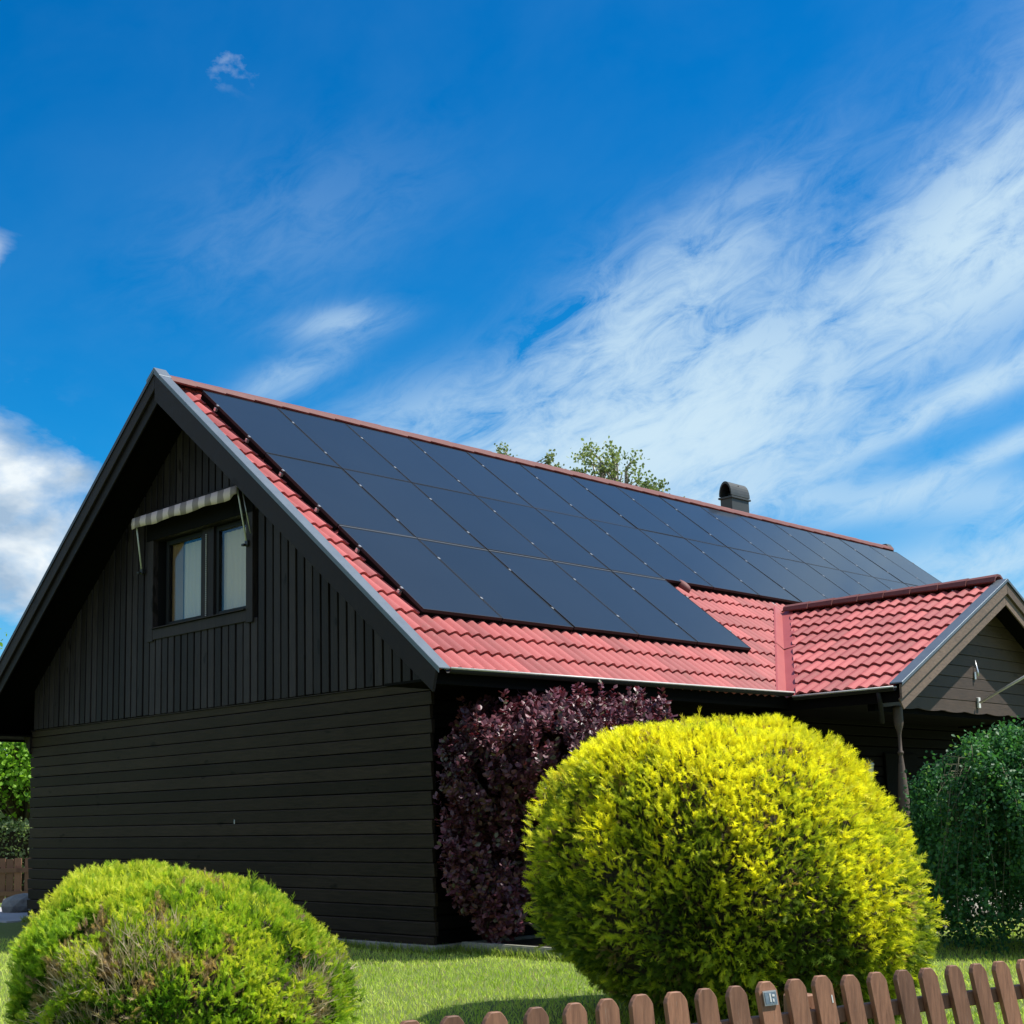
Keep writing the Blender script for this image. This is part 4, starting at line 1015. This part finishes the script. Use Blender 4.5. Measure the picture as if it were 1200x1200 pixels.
def gold_bush():
    ctr = (9.128, -1.80, 0.0)
    e = empty('golden_conifer_bush', ctr, label='big rounded golden yellow conifer bush behind the picket fence', cat='bush')
    prof = [(0.000, 0.566, 0.341), (0.100, 0.772, 0.223), (0.234, 0.979, 0.105), (0.499, 1.187, -0.012), (0.850, 1.228, -0.059), (1.199, 1.160, -0.108), (1.498, 1.036, -0.135), (1.698, 0.880, -0.140), (1.798, 0.732, -0.172), (1.856, 0.550, -0.200), (1.880, 0.290, -0.200), (1.887, 0.033, -0.200)]
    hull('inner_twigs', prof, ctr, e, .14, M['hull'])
    put('trunk', meshof('trunk', *tube([(ctr[0], ctr[1], -.1), (ctr[0], ctr[1], .6)], [.10, .08], 8), M['bark'], True), e)
    tv, tf, tp = spray_template(5, 1.0, 36, .085, .42, .12)
    # three layers: old inner sprays, main layer, bright loose tips
    for seed, n, off, smin, smax, kind_ in ((11, 16000, -.11, .06, .11, 0), (12, 34000, -.03, .038, .085, 1), (13, 16000, .0, .045, .105, 2)):
        P, nr = dome_points(n, prof, ctr, seed, .055, 4.2); P = P + nr * (.034 * snoise(P, 13, 33))[:, None]
        r = np.random.default_rng(seed)
        big = snoise(P, 2.6, 50); mid = snoise(P, 8, 51); fine = snoise(P, 22, 52)
        hole = .7 * snoise(P, 14, 61) + .7 * snoise(P, 30, 62)
        if kind_ == 1:
            ok = hole > -.62; P, nr, big, mid, fine = P[ok], nr[ok], big[ok], mid[ok], fine[ok]
        if kind_ == 2:
            ok = (mid + fine * .5 + .6 * (nr[:, 2]) + r.normal(0, .4, len(P))) > .15; P, nr, big, mid, fine = P[ok], nr[ok], big[ok], mid[ok], fine[ok]
        n = len(P)
        d = nr * .8 + r.normal(0, .42, (n, 3)) + np.array([0, 0, .30])
        # gold young growth, green below and inside; light from top right painted in
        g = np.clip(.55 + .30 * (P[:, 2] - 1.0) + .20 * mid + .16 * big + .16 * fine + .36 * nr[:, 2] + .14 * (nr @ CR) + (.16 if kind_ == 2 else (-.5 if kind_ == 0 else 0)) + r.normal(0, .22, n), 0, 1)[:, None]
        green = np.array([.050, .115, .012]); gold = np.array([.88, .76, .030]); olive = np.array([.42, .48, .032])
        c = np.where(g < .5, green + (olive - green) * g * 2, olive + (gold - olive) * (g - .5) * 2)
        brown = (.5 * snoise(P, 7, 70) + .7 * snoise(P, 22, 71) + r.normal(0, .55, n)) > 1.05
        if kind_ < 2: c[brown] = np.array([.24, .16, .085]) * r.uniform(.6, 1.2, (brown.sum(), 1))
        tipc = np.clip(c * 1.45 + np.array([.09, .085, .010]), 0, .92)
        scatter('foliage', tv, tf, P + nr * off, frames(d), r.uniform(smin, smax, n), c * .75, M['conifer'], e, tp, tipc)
    # stray leading shoots on top
    r = np.random.default_rng(5); k = 60
    P, nr = dome_points(k * 6, prof, ctr, 21, .03); ok = nr[:, 2] > .35; P, nr = P[ok][:k], nr[ok][:k]
    scatter('leading_shoots', tv, tf, P, frames(nr + np.array([0, 0, .8]) + r.normal(0, .4, nr.shape)), r.uniform(.07, .14, len(P)), np.tile([.36, .34, .02], (len(P), 1)), M['conifer'], e, tp, np.array([.6, .5, .04]), kind='stuff')
gold_bush()

def green_bush():
    ctr = (7.01, -4.69, 0.0)
    e = empty('green_conifer_bush', ctr, label='low light green conifer bush with brown dead patches beside the house gable', cat='bush')
    prof = [(0.000, 0.998, 0.042), (0.189, 1.027, 0.044), (0.379, 1.013, 0.035), (0.568, 0.925, -0.025), (0.711, 0.835, -0.039), (0.834, 0.690, -0.056), (0.920, 0.552, -0.118), (0.968, 0.405, -0.190), (0.985, 0.196, -0.190), (0.990, 0.030, -0.190)]
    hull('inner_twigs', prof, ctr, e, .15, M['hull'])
    put('trunk', meshof('trunk', *tube([(ctr[0], ctr[1], -.1), (ctr[0], ctr[1], .4)], [.07, .05], 8), M['bark'], True), e)
    tv, tf, tp = spray_template(4, 1.0, 34, .095, .42, .12)
    C0 = np.array(ctr)
    # dead patches, placed on the street side where the old wood shows
    def patch(P):
        u = (P - C0) @ CR; z = P[:, 2]; f = (P - C0) @ CB
        m = np.exp(-((u + .12) / .34) ** 2 - ((z - .52) / .13) ** 2) + np.exp(-((u + .45) / .30) ** 2 - ((z - .22) / .22) ** 2) + .8 * np.exp(-((u - .45) / .16) ** 2 - ((z - .60) / .08) ** 2) + .9 * np.exp(-((u - .92) / .16) ** 2 - ((z - .30) / .22) ** 2) + .7 * np.exp(-((u - .05) / .2) ** 2 - ((z - .75) / .05) ** 2)
        return m * (f < .2)
    for seed, n, off, smin, smax, kind_ in ((31, 12000, -.09, .05, .09, 0), (32, 30000, -.02, .034, .072, 1), (33, 10000, .0, .036, .080, 2)):
        P, nr = dome_points(n, prof, ctr, seed, .050, 5.0); P = P + nr * (.028 * snoise(P, 14, 34))[:, None]; r = np.random.default_rng(seed)
        pt = .62 * patch(P) + .38 * snoise(P, 10, 80) + .52 * snoise(P, 26, 81)
        dead = pt > .62; hole = (.8 * snoise(P, 13, 82) + .7 * snoise(P, 28, 83)) < -.72
        hole |= (P[:, 2] < .48) & (snoise(P, 8, 84) + .4 * snoise(P, 20, 87) < -.05)
        if kind_ == 1: ok = ~hole & ~(dead & (r.uniform(size=len(P)) < .35))
        elif kind_ == 2: ok = ~dead & ~hole
        else: ok = np.ones(len(P), bool)
        P, nr, dead = P[ok], nr[ok], dead[ok]; n = len(P)
        mid = snoise(P, 7, 85); fine = snoise(P, 20, 86)
        d = nr * .7 + np.array([0, 0, .55]) + r.normal(0, .42, (n, 3))
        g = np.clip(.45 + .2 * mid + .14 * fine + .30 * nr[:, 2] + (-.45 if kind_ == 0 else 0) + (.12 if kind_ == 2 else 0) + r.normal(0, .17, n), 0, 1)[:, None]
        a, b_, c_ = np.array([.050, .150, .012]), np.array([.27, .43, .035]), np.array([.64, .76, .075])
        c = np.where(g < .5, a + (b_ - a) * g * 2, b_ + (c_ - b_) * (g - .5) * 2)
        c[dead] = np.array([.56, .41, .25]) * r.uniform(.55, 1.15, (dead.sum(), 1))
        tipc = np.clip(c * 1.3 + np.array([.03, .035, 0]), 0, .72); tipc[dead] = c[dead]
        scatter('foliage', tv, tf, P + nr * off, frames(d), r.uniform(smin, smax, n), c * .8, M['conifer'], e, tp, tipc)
    # bare dead twigs
    r = np.random.default_rng(9); P, nr = dome_points(26000, prof, ctr, 41, .03, 4.5)
    ok = (patch(P) + .3 * snoise(P, 9, 80)) > .50; P, nr = P[ok][:900], nr[ok][:900]
    tw = np.array([(-.02, 0, 0), (.02, 0, 0), (.03, .05, .5), (-.005, .05, .5), (.09, .02, 1.0), (-.16, .06, .9)])
    twf = [(0, 1, 2), (0, 2, 3), (3, 2, 4), (3, 2, 5)]
    scatter('dead_twigs', tw, twf, P - nr * .05, frames(nr * .6 + np.array([0, 0, .7]) + r.normal(0, .4, nr.shape)), r.uniform(.09, .18, len(P)), np.array([.58, .46, .34]) * r.uniform(.5, 1.1, (len(P), 1)), M['leaf'], e)
    k = 70; P, nr = dome_points(k * 8, prof, ctr, 42, .03); ok = nr[:, 2] > .4; P, nr = P[ok][:k], nr[ok][:k]
    scatter('leading_shoots', tv, tf, P, frames(nr * .4 + np.array([0, 0, 1.0]) + r.normal(0, .25, nr.shape)), r.uniform(.08, .14, len(P)), np.tile([.14, .24, .025], (len(P), 1)), M['conifer'], e, tp, np.array([.36, .46, .06]), kind='stuff')
green_bush()

LEAF = np.array([(0, 0, 0), (.26, .05, .38), (.30, .07, .68), (0, .0, 1.0), (-.30, .07, .68), (-.26, .05, .38), (0, -.02, .5)])
LEAFF = np.array([(0, 1, 6), (1, 2, 6), (2, 3, 6), (3, 4, 6), (4, 5, 6), (5, 0, 6)])
def whorls(centres, dirs, nl, spread, seed):
    """leaves set round a shoot tip"""
    r = np.random.default_rng(seed); N = len(centres)
    C = np.repeat(centres, nl, 0); D = unit(np.repeat(dirs, nl, 0)); t = r.uniform(-1, .15, N * nl)
    side = unit(np.cross(D, r.normal(size=D.shape)))
    P = C + D * (t * spread)[:, None]; d = side * 1.0 + D * r.uniform(.25, 1.1, (N * nl, 1))
    return P, d, D
def purple_shrub():
    e = empty('purple_smoke_bush', (5.1, 1.1, .06), label='tall purple leaved shrub growing against the corner of the house', cat='shrub')
    r = np.random.default_rng(77)
    ells = [((4.80, .30, 1.86), (.46, .62, .66), 440), ((5.15, .95, 2.02), (.74, .98, .60), 780), ((5.25, 1.95, 2.06), (.62, .72, .55), 420), ((4.70, .48, .98), (.36, .48, .78), 430), ((4.90, 1.35, 1.0), (.42, .8, .75), 300), ((4.75, .45, .42), (.36, .28, .33), 110), ((4.60, .16, 1.05), (.24, .30, .62), 190)]
    Cs, Ds = [], []
    for c, rad, n in ells:
        d = unit(r.normal(size=(n, 3))); q = r.uniform(.55, 1.0, n)[:, None] ** .5
        P = np.array(c) + d * np.array(rad) * q * (1 + .12 * snoise(d * 3, 1.5, 5))[:, None]
        ok = (P[:, 0] > 4.32) | (P[:, 1] < -.05); P, d = P[ok], d[ok]; ok = P[:, 2] > .18
        Cs.append(P[ok]); Ds.append(unit(d[ok] * .8 + np.array([.15, -.2, .8]) + r.normal(0, .25, d[ok].shape)))
    # a few leading shoots along the top and at the corner
    tops = [(5.0 + r.uniform(-.5, .7), r.uniform(-.2, 2.4), 0) for _ in range(60)]
    T3 = np.array([(x, y, 2.58 + .11 * r.normal() - .12 * abs(y - 1.0) * (.35 if y > 1 else 2.2)) for x, y, _ in tops]); T3[:, 2] = np.minimum(T3[:, 2], 2.60); Cs.append(T3); Ds.append(np.tile([0.05, -.05, 1.0], (60, 1)) + r.normal(0, .2, (60, 3)))
    L3 = np.array([(4.46, -.10, 1.52), (4.5, -.06, 1.40), (4.45, -.05, 1.30), (4.75, -.05, 1.9), (4.9, -.08, 2.15), (4.6, -.02, 1.7)]); Cs.append(L3); Ds.append(np.array([(.0, -.6, .8)] * 6) + r.normal(0, .2, (6, 3)))
    C = np.concatenate(Cs); D = np.concatenate(Ds)
    P, d, ax = whorls(C, D, 18, .19, 3)
    n = len(P); v = np.clip(.45 + .25 * snoise(P, 6, 90) + r.normal(0, .22, n), 0, 1)[:, None]
    c = (1 - v) * np.array([.042, .014, .020]) + v * np.array([.19, .060, .080])
    ol = r.uniform(size=n) < .05; c[ol] = np.array([.10, .09, .05])
    R = frames(d, hint=ax + r.normal(0, .35, ax.shape))
    scatter('leaves', LEAF, LEAFF, P, R, r.uniform(.042, .080, n), c, M['purple'], e)
    # stems
    parts = []
    for i in range(22):
        b = Vector((5.1 + r.uniform(-.18, .18), 1.1 + r.uniform(-.2, .2), .05)); k = r.integers(0, len(C)); t = Vector(C[k])
        mid = b.lerp(t, .5) + Vector((0, 0, .15)); parts.append(tube([b, mid, t], [.022, .014, .006], 5))
    put('stems', meshof('stems', *join(parts), M['bark'], True), e)
purple_shrub()

def weeping_shrub():
    ctr = np.array([8.72, 3.80, 0.0])
    e = empty('weeping_tree', tuple(ctr), label='small dark green weeping tree in front of the porch', cat='tree')
    r = np.random.default_rng(123)
    put('trunk', meshof('trunk', *tube([tuple(ctr + [0, 0, -.1]), tuple(ctr + [.02, .03, .7]), tuple(ctr + [-.02, 0, 1.55]), tuple(ctr + [0, 0, 1.85])], [.07, .055, .05, .03], 9), M['bark'], True), e)
    Ps, Ds, stems, pale = [], [], [], []
    for i in range(640):
        a = r.uniform(0, 2 * pi); R_ = r.uniform(.35, 1.14) if i % 3 else r.uniform(.85, 1.18); end = r.uniform(.02, .40) if i % 5 else r.uniform(.6, 1.4)
        h0 = 1.62 + r.uniform(-.2, .15); ph = 2.04 - .40 * (R_ / 1.16) ** 2.2 + r.normal(0, .05)
        dirv = np.array([cos(a), sin(a), 0]); n = 26; pts = []
        wob = r.normal(0, .10, 2); cw = r.normal(0, .06, 2); cf = r.uniform(5, 11)
        for k in range(n):
            t = k / (n - 1)
            if t < .35:
                q = t / .35; rad = R_ * .80 * q; z = h0 + (ph - h0) * sin(q * pi / 2)
            else:
                q = (t - .35) / .65; rad = R_ * (.80 + .22 * sin(q * pi * .5)); z = ph + (end - ph) * (q ** 1.25)
            pts.append(ctr + dirv * rad + np.array([wob[0] * t + cw[0] * sin(cf * t), wob[1] * t + cw[1] * sin(cf * t + 1), z]))
        pts = np.array(pts); stems.append((pts[::3], i)); seg = np.diff(pts, axis=0)
        L = np.linalg.norm(seg, axis=1).sum(); m = int(L / .0115)
        u = np.sort(r.uniform(.16, 1, m)) * (n - 1); k = np.minimum(u.astype(int), n - 2); f = (u - k)[:, None]
        Ps.append(pts[k] * (1 - f) + pts[k + 1] * f + r.normal(0, .035, (m, 3))); Ds.append(unit(seg[k]))
    P = np.concatenate(Ps); D = np.concatenate(Ds); n = len(P)
    cl = snoise(P, 7.5, 97) + .6 * snoise(P, 17, 98); ok = cl > -.50; P, D = P[ok], D[ok]; P = P + r.normal(0, .022, P.shape) + unit(P - (ctr + np.array([0, 0, 1.0]))) * (.05 * snoise(P, 6, 99))[:, None]; n = len(P)
    d = D * .5 + r.normal(0, .6, (n, 3)); v = np.clip(.40 + .28 * snoise(P, 4, 95) + .26 * snoise(P, 12, 96) + r.normal(0, .2, n), 0, 1)[:, None]
    c = (1 - v) * np.array([.020, .085, .030]) + v * np.array([.080, .23, .065])
    new = r.uniform(size=n) < .04; c[new] = np.array([.15, .28, .05])
    scatter('leaves', LEAF * np.array([1.1, 1, 1]), LEAFF, P, frames(d), r.uniform(.028, .052, n), c, M['leaf'], e)
    put('branches', meshof('branches', *join([tube([tuple(q) for q in s], [max(.0100 - .0010 * j, .002) for j in range(len(s))], 4, False) for s, i in stems if i % 4 == 0]), M['twig'], True), e)
weeping_shrub()

# ------------------------------------------------------------------ far trees
def leafy_tree(name, label, base, height, crown, nclump, leaves, lsize, cols, bark, seed, cat='tree', density=1.0, gapf=2.0, group=None):
    r = np.random.default_rng(seed); base = np.array(base, float)
    e = empty(name, tuple(base), label=label, cat=cat, group=group)
    top = base + np.array([0, 0, height * .93])
    put('trunk', meshof('trunk', *tube([tuple(base + [0, 0, -.2]), tuple(base * .6 + top * .4 + [.1, .05, 0]), tuple(top)], [height * .022, height * .014, .015], 8), bark, True), e)
    P, D, limbs = [], [], []
    for c, rad, n in crown:
        c = np.array(c); rad = np.array(rad)
        for _ in range(n):
            d = unit(r.normal(size=(1, 3)))[0]; q = c + d * rad * r.uniform(.35, 1.0) ** .6
            limbs.append(tube([tuple(base + np.array([0, 0, max(.3, (q[2] - base[2]) * .55)])), tuple((q + base + [0, 0, height * .7]) / 2 * [1, 1, 1] if False else (q * .6 + np.array([base[0], base[1], q[2] - .4]) * .4)), tuple(q)], [.05, .025, .008], 4, False))
            m = int(leaves * r.uniform(.6, 1.3)); s = np.linalg.norm(rad) * .16
            P.append(q + r.normal(0, 1, (m, 3)) * np.array([s, s, s * .8])); D.append(np.tile(d, (m, 1)))
    P = np.concatenate(P); D = np.concatenate(D); n = len(P)
    v = np.clip(.5 + .3 * snoise(P, 3.0 / max(height * .12, .4), seed) + r.normal(0, .22, n), 0, 1)[:, None]
    c = (1 - v) * np.array(cols[0]) + v * np.array(cols[1])
    scatter('crown', LEAF * np.array([1.2, 1, 1]), LEAFF, P, frames(D * .3 + r.normal(0, .6, (n, 3))), r.uniform(.7, 1.3, n) * lsize, c, M['leaf'], e)
    put('limbs', meshof('limbs', *join(limbs), bark, True), e)
    return e
# at az/el of the photograph: behind the ridge, about 30 m off
leafy_tree('birch_tree', 'feathery birch top showing above the ridge behind the house', (-7.1, 17.1, 0), 10.1,
           [((-7.30, 16.5, 9.80), (.38, .42, .78), 18), ((-6.95, 16.8, 9.95), (.26, .3, .58), 8), ((-6.55, 17.15, 9.65), (.34, .40, .80), 13), ((-7.65, 16.15, 9.95), (.18, .25, .45), 5), ((-6.2, 17.5, 9.2), (.36, .36, .36), 8), ((-7.1, 17.1, 7.8), (1.5, 1.5, 1.4), 60)],
           0, 32, .088, ((.11, .16, .055), (.30, .36, .16)), M['birchb'], 201)
leafy_tree('birch_tree', 'lower birch tops just peeping over the ridge left of the taller one', (-8.9, 15.3, 0), 9.8,
           [((-9.05, 14.85, 10.35), (.34, .34, .30), 8), ((-8.15, 15.75, 10.10), (.16, .2, .30), 4), ((-8.0, 15.9, 9.85), (.26, .30, .25), 5), ((-8.8, 15.4, 8.3), (1.3, 1.3, 1.2), 40)],
           0, 30, .085, ((.12, .17, .06), (.30, .34, .17)), M['birchb'], 202)

# ------------------------------------------------------------------ the strip of garden left of the gable
leafy_tree('garden_tree', 'bright green leafy tree left of the house gable', (-12.2, 3.9, 0), 4.6,
           [((-12.0, 3.6, 3.2), (2.2, 2.0, 1.35), 150), ((-10.8, 3.0, 2.5), (1.2, 1.0, .6), 40)], 0, 60, .10, ((.075, .20, .015), (.28, .50, .05)), M['bark'], 203)
def hedge():
    r = np.random.default_rng(15); n = 9000
    e = empty('clipped_hedge', (-10.5, 2.6, 0), label='grey green hedge behind the brown back fence', cat='hedge')
    a = np.array([-12.2, 1.6]); b = np.array([-7.0, 5.6]); d = (b - a) / np.linalg.norm(b - a); nn = np.array([-d[1], d[0]])
    t = r.uniform(0, np.linalg.norm(b - a), n); u = r.uniform(-.45, .45, n); z = r.uniform(.15, 1.42, n); f = r.uniform(size=n)
    u = np.where(f < .6, np.sign(u) * r.uniform(.36, .47, n), u); z = np.where(f >= .6, r.uniform(1.25, 1.45, n), z)
    P = np.stack([a[0] + d[0] * t + nn[0] * u, a[1] + d[1] * t + nn[1] * u, z], 1); P += .06 * snoise(P, 4, 4)[:, None]
    v = r.uniform(size=(n, 1)); c = (1 - v) * np.array([.12, .18, .07]) + v * np.array([.36, .44, .24])
    scatter('foliage', LEAF, LEAFF, P, frames(r.normal(size=(n, 3)) + [0, 0, .4]), r.uniform(.05, .09, n), c, M['leaf'], e)
    q = [np.array([*(a + nn * s), 0]) for s in (-.33, .33)] + [np.array([*(b + nn * s), 0]) for s in (.33, -.33)]
    put('inner_twigs', fix(meshof('inner_twigs', [tuple(p + [0, 0, .1]) for p in q] + [tuple(p + [0, 0, 1.28]) for p in q], BOXF, M['hull'])), e)
hedge()
def back_fence():
    a = Vector((-11.0, 0.3, 0)); b = Vector((-6.0, 3.6, 0)); d = (b - a).normalized(); n = Vector((-d.y, d.x, 0))
    e = empty('board_fence', a.lerp(b, .5), label='low brown board fence in front of the hedge, left of the gable', cat='fence')
    L = (b - a).length; s = 0.0
    while s < L:
        p_ = a + d * s; w0 = .13
        V = [p_ + d * x + n * t + Vector((0, 0, z)) for z in (.04, .80 + random.uniform(-.01, .01)) for x, t in ((0, 0), (w0, 0), (w0, .02), (0, .02))]
        put('board', fix(meshof('board', V, BOXF, M['fenceb'])), e); s += .155 if int(s / .155) % 3 else .20
    for z in (.16, .56):
        V = [a + d * x + n * t + Vector((0, 0, zz)) for zz in (z, z + .08) for x, t in ((0, -.035), (L, -.035), (L, -.002), (0, -.002))]
        put('rail', fix(meshof('rail', V, BOXF, M['fenceb'])), e)
back_fence()
gp = empty('garden_post', (-5.02, -.14, 0), label='short black post at the far left edge of the patio', cat='post')
put('shaft', bevel(meshof('shaft', *box(-5.09, -5.0, -.18, -.10, -.02, .74), M['core']), .006), gp)
put('top', bevel(meshof('top', *box(-5.105, -4.985, -.195, -.085, .741, .765), M['core']), .006), gp)
ps = empty('patio', (-6, 1, 0), kind='structure')
def patio():
    k = 0
    for i in range(6):
        for j in range(8):
            x0 = -7.8 + i * .6; y0 = -.30 + j * .6
            put('paving_slab', bevel(meshof('paving_slab', *box(x0 + .004, min(x0 + .596, -4.32), y0 + .004, y0 + .596, -.05, .022 + random.uniform(0, .003)), M['slab']), .004), ps) if x0 < -4.7 else None
patio()
def rockmesh(c, r_, seed, mt, name):
    r = np.random.default_rng(seed); bm = bmesh.new(); bmesh.ops.create_icosphere(bm, subdivisions=2, radius=1)
    for v in bm.verts:
        q = np.array(v.co)[None]; f = 1 + .22 * snoise(q, 2.2, seed)[0]; v.co = Vector((c[0] + v.co.x * r_[0] * f, c[1] + v.co.y * r_[1] * f, c[2] + v.co.z * r_[2] * f))
    me = bpy.data.meshes.new(name); bm.to_mesh(me); bm.free(); me.materials.append(mt); return me
tag(put('rock', rockmesh((-6.30, .95, .12), (.34, .30, .17), 4, M['rock'], 'rock')), 'rough grey boulder lying by the brown back fence', 'rock')
tag(put('rock', rockmesh((-5.75, 1.0, .08), (.20, .20, .12), 8, M['rock'], 'rock')), 'small grey rock tucked beside the house corner next to the boulder', 'rock')

# pale stones and dry strip along the porch bed, seen under the weeping tree
bs = []
pts = [(6.75, 5.0), (6.70, 5.45), (6.66, 5.9), (6.64, 6.3), (6.62, 6.7), (6.62, 7.1), (6.62, 7.5), (6.62, 7.9), (6.64, 8.3), (6.85, 5.2), (6.6, 6.0), (6.66, 6.9)]
for i, (x, y) in enumerate(pts):
    tag(put('border_stone', rockmesh((x + random.uniform(-.05, .05), y, .07), (.11 + random.uniform(0, .05), .16, .09), 20 + i, M['stone'], 'border_stone')),
        'pale rounded stone edging the porch under the weeping tree, %s from the planter end' % ('first', 'third', 'fifth', 'sixth', 'seventh', 'ninth', 'tenth', 'eleventh', 'last', 'second', 'fourth', 'eighth')[i], 'stone', 'pale stones edging the porch')
tag(put('path', bevel(meshof('path', *box(6.78, 7.25, 4.6, 12, -.05, .008), M['gravelp']), .003)), kind='structure')

# a belt of woods far behind, closing the horizon
def woods():
    r = np.random.default_rng(300); n = 60000
    a = r.uniform(0, 2 * pi, n); R_ = 130 + r.normal(0, 6, n); h = 8 + 3 * np.sin(a * 9) + 2 * np.sin(a * 23 + 1) + 1.2 * np.sin(a * 57)
    P = np.stack([np.cos(a) * R_, np.sin(a) * R_, h * r.uniform(0, 1, n) ** .7], 1)
    v = r.uniform(size=(n, 1)); c = (1 - v) * np.array([.025, .05, .015]) + v * np.array([.08, .12, .03])
    scatter('woods', LEAF * np.array([2, 1, 1]), LEAFF, P, frames(r.normal(size=(n, 3))), r.uniform(.8, 1.7, n), c, M['leaf'], kind='stuff', label='belt of woods far behind the house')
woods()
